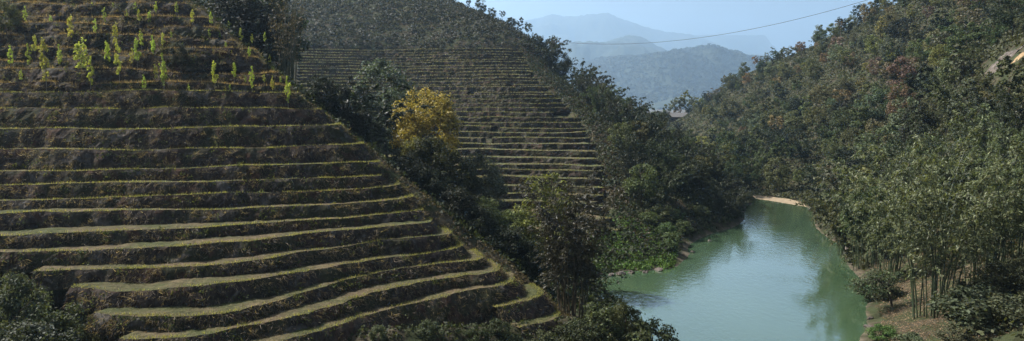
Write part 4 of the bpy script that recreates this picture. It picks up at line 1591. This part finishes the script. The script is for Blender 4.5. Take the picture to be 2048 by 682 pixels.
def gable(x0, x1, y0, y1, z0, z1, th_=0.16):
    ym = (y0 + y1) / 2
    prof = [(y0, z0), (ym, z1), (y1, z0), (y1, z0 - th_), (ym, z1 - th_), (y0, z0 - th_)]
    V = [(x, y, z) for x in (x0, x1) for y, z in prof]
    Q = [(0, 1, 7, 6), (1, 2, 8, 7), (2, 3, 9, 8), (3, 4, 10, 9), (4, 5, 11, 10), (5, 0, 6, 11), (0, 5, 4, 1), (1, 4, 3, 2), (6, 7, 10, 11), (7, 8, 9, 10)]
    return MB().add(V, Q)


add_obj('roof', gable(-5.2, 5.2, -3.6, 3.6, 3.9, 6.3).mesh('roof', M['roof']), farm)
add_obj('gable_wall', MB().add([(4.15, -2.4, 3.9), (4.15, 2.4, 3.9), (4.15, 0, 5.6), (4.0, -2.4, 3.9), (4.0, 2.4, 3.9), (4.0, 0, 5.6)], None, [(0, 1, 2), (5, 4, 3)]).mesh('gable_wall', M['wood']), farm)
add_obj('lean_to_roof', MB().add([(3.2, -5.2, 2.0), (8.4, -5.2, 2.0), (8.4, -1.6, 3.3), (3.2, -1.6, 3.3), (3.2, -5.2, 1.88), (8.4, -5.2, 1.88), (8.4, -1.6, 3.18), (3.2, -1.6, 3.18)],
                                [(0, 1, 2, 3), (7, 6, 5, 4), (0, 4, 5, 1), (1, 5, 6, 2), (2, 6, 7, 3), (3, 7, 4, 0)]).mesh('lean_to_roof', M['roof']), farm)
for sx in (3.5, 8.1):
    add_obj('post', MB().box((sx - .1, -5.0, -1.8), (sx + .1, -4.8, 1.95)).mesh('post', M['wood']), farm)
add_obj('door', MB().box((-0.6, -2.47, 1.25), (0.5, -2.405, 3.3)).mesh('door', M['dark']), farm)
for sx in (-2.7, 2.6):
    wi = add_obj('window', MB().box((sx - .55, -2.46, 2.1), (sx + .55, -2.405, 3.1)).mesh('window', M['dark']), farm)
    add_obj('sill', MB().box((sx - .65, -2.56, 2.0), (sx + .65, -2.41, 2.09)).mesh('sill', M['wood']), wi)
add_obj('laundry', MB().box((4.4, -4.4, 0.6), (5.6, -4.34, 1.6)).mesh('laundry', M['blue_cloth']), farm)

# white house far off on the hazy hill
i_ = int(np.argmin(abs(G1[:, 40, 0] / G1[:, 40, 1] - float(ray(1376, 203)[0]))))
p = G1[i_, 57]
wh = thing('far_house', 'tiny white house near the top of the distant hazy hill', 'house', (float(p[0]), float(p[1]), float(p[2])), 0.2)
add_obj('wall', MB().box((-5, -3, -2), (5, 3, 5)).mesh('wall', M['whitewash']), wh)
add_obj('roof', gable(-6, 6, -4, 4, 5, 7.2).mesh('roof', M['whitewash']), wh)

# trees around the farmhouse
for px, Y, h, key, lab, colr in [(1316, 412, 14, 'round0', 'dark round tree left of the farmhouse', GREEN), (1334, 424, 17, 'tall0', 'tall tree behind the left end of the farmhouse', GREY), (1349, 428, 16, 'sparse0', 'tallest thin tree rising behind the farmhouse', GREY),
                                 (1360, 430, 15, 'sparse1', 'thin tree behind the farmhouse roof', GREY), (1373, 428, 15, 'tall1', 'light green slim tree behind the right end of the farmhouse', LIME), (1386, 424, 11, 'sparse0', 'pale trunked tree right of the farmhouse', OLIVE),
                                 (1396, 415, 8, 'round2', 'green tree on the grass right of the farmhouse', LIME), (1324, 416, 14, 'round3', 'dark bushy tree close against the left wall of the farmhouse', DARK), (1304, 408, 12, 'round1', 'low tree at the far left of the farmhouse knoll', GREEN)]:
    p = ground(px, Y)
    plant(key, 'farm_tree', lab, 'tree', (p[0], p[1], p[2] - 0.2), h, color=colr)

# ------------------------------------------------------------------ overhead cable across the valley
pa, pb_ = np.array(at(1112, 83, 236)), np.array(at(1760, -8, 172))
t = np.linspace(-0.02, 1.25, 90)
P = pa + (pb_ - pa) * t[:, None]
P[:, 2] -= 7.0 * 4 * 0.25 * (1 - (2 * np.clip(t, 0, 1) - 1) ** 2) * 0.62
o = add_obj('overhead_cable', MB().tube(P, 0.05, 5).mesh('overhead_cable', M['cable'], True))
tag(o, 'single dark cable strung across the sky between the two hillsides', 'cable')


# ------------------------------------------------------------------ air
hm, nt, out = new_mat('valley_haze')
pv = N(nt, 'ShaderNodeVolumePrincipled')
pv.inputs['Color'].default_value = (0.50, 0.73, 0.98, 1)
pv.inputs['Density'].default_value = 0.00015
pv.inputs['Anisotropy'].default_value = 0.45
nt.links.new(pv.outputs[0], out.inputs['Volume'])
hz = add_obj('haze', MB().box((-12500, -60, -130), (12500, 15200, 1620)).mesh('haze', hm), kind='stuff')
hz['label'] = 'pale blue haze filling the whole valley air'
hz['category'] = 'haze'
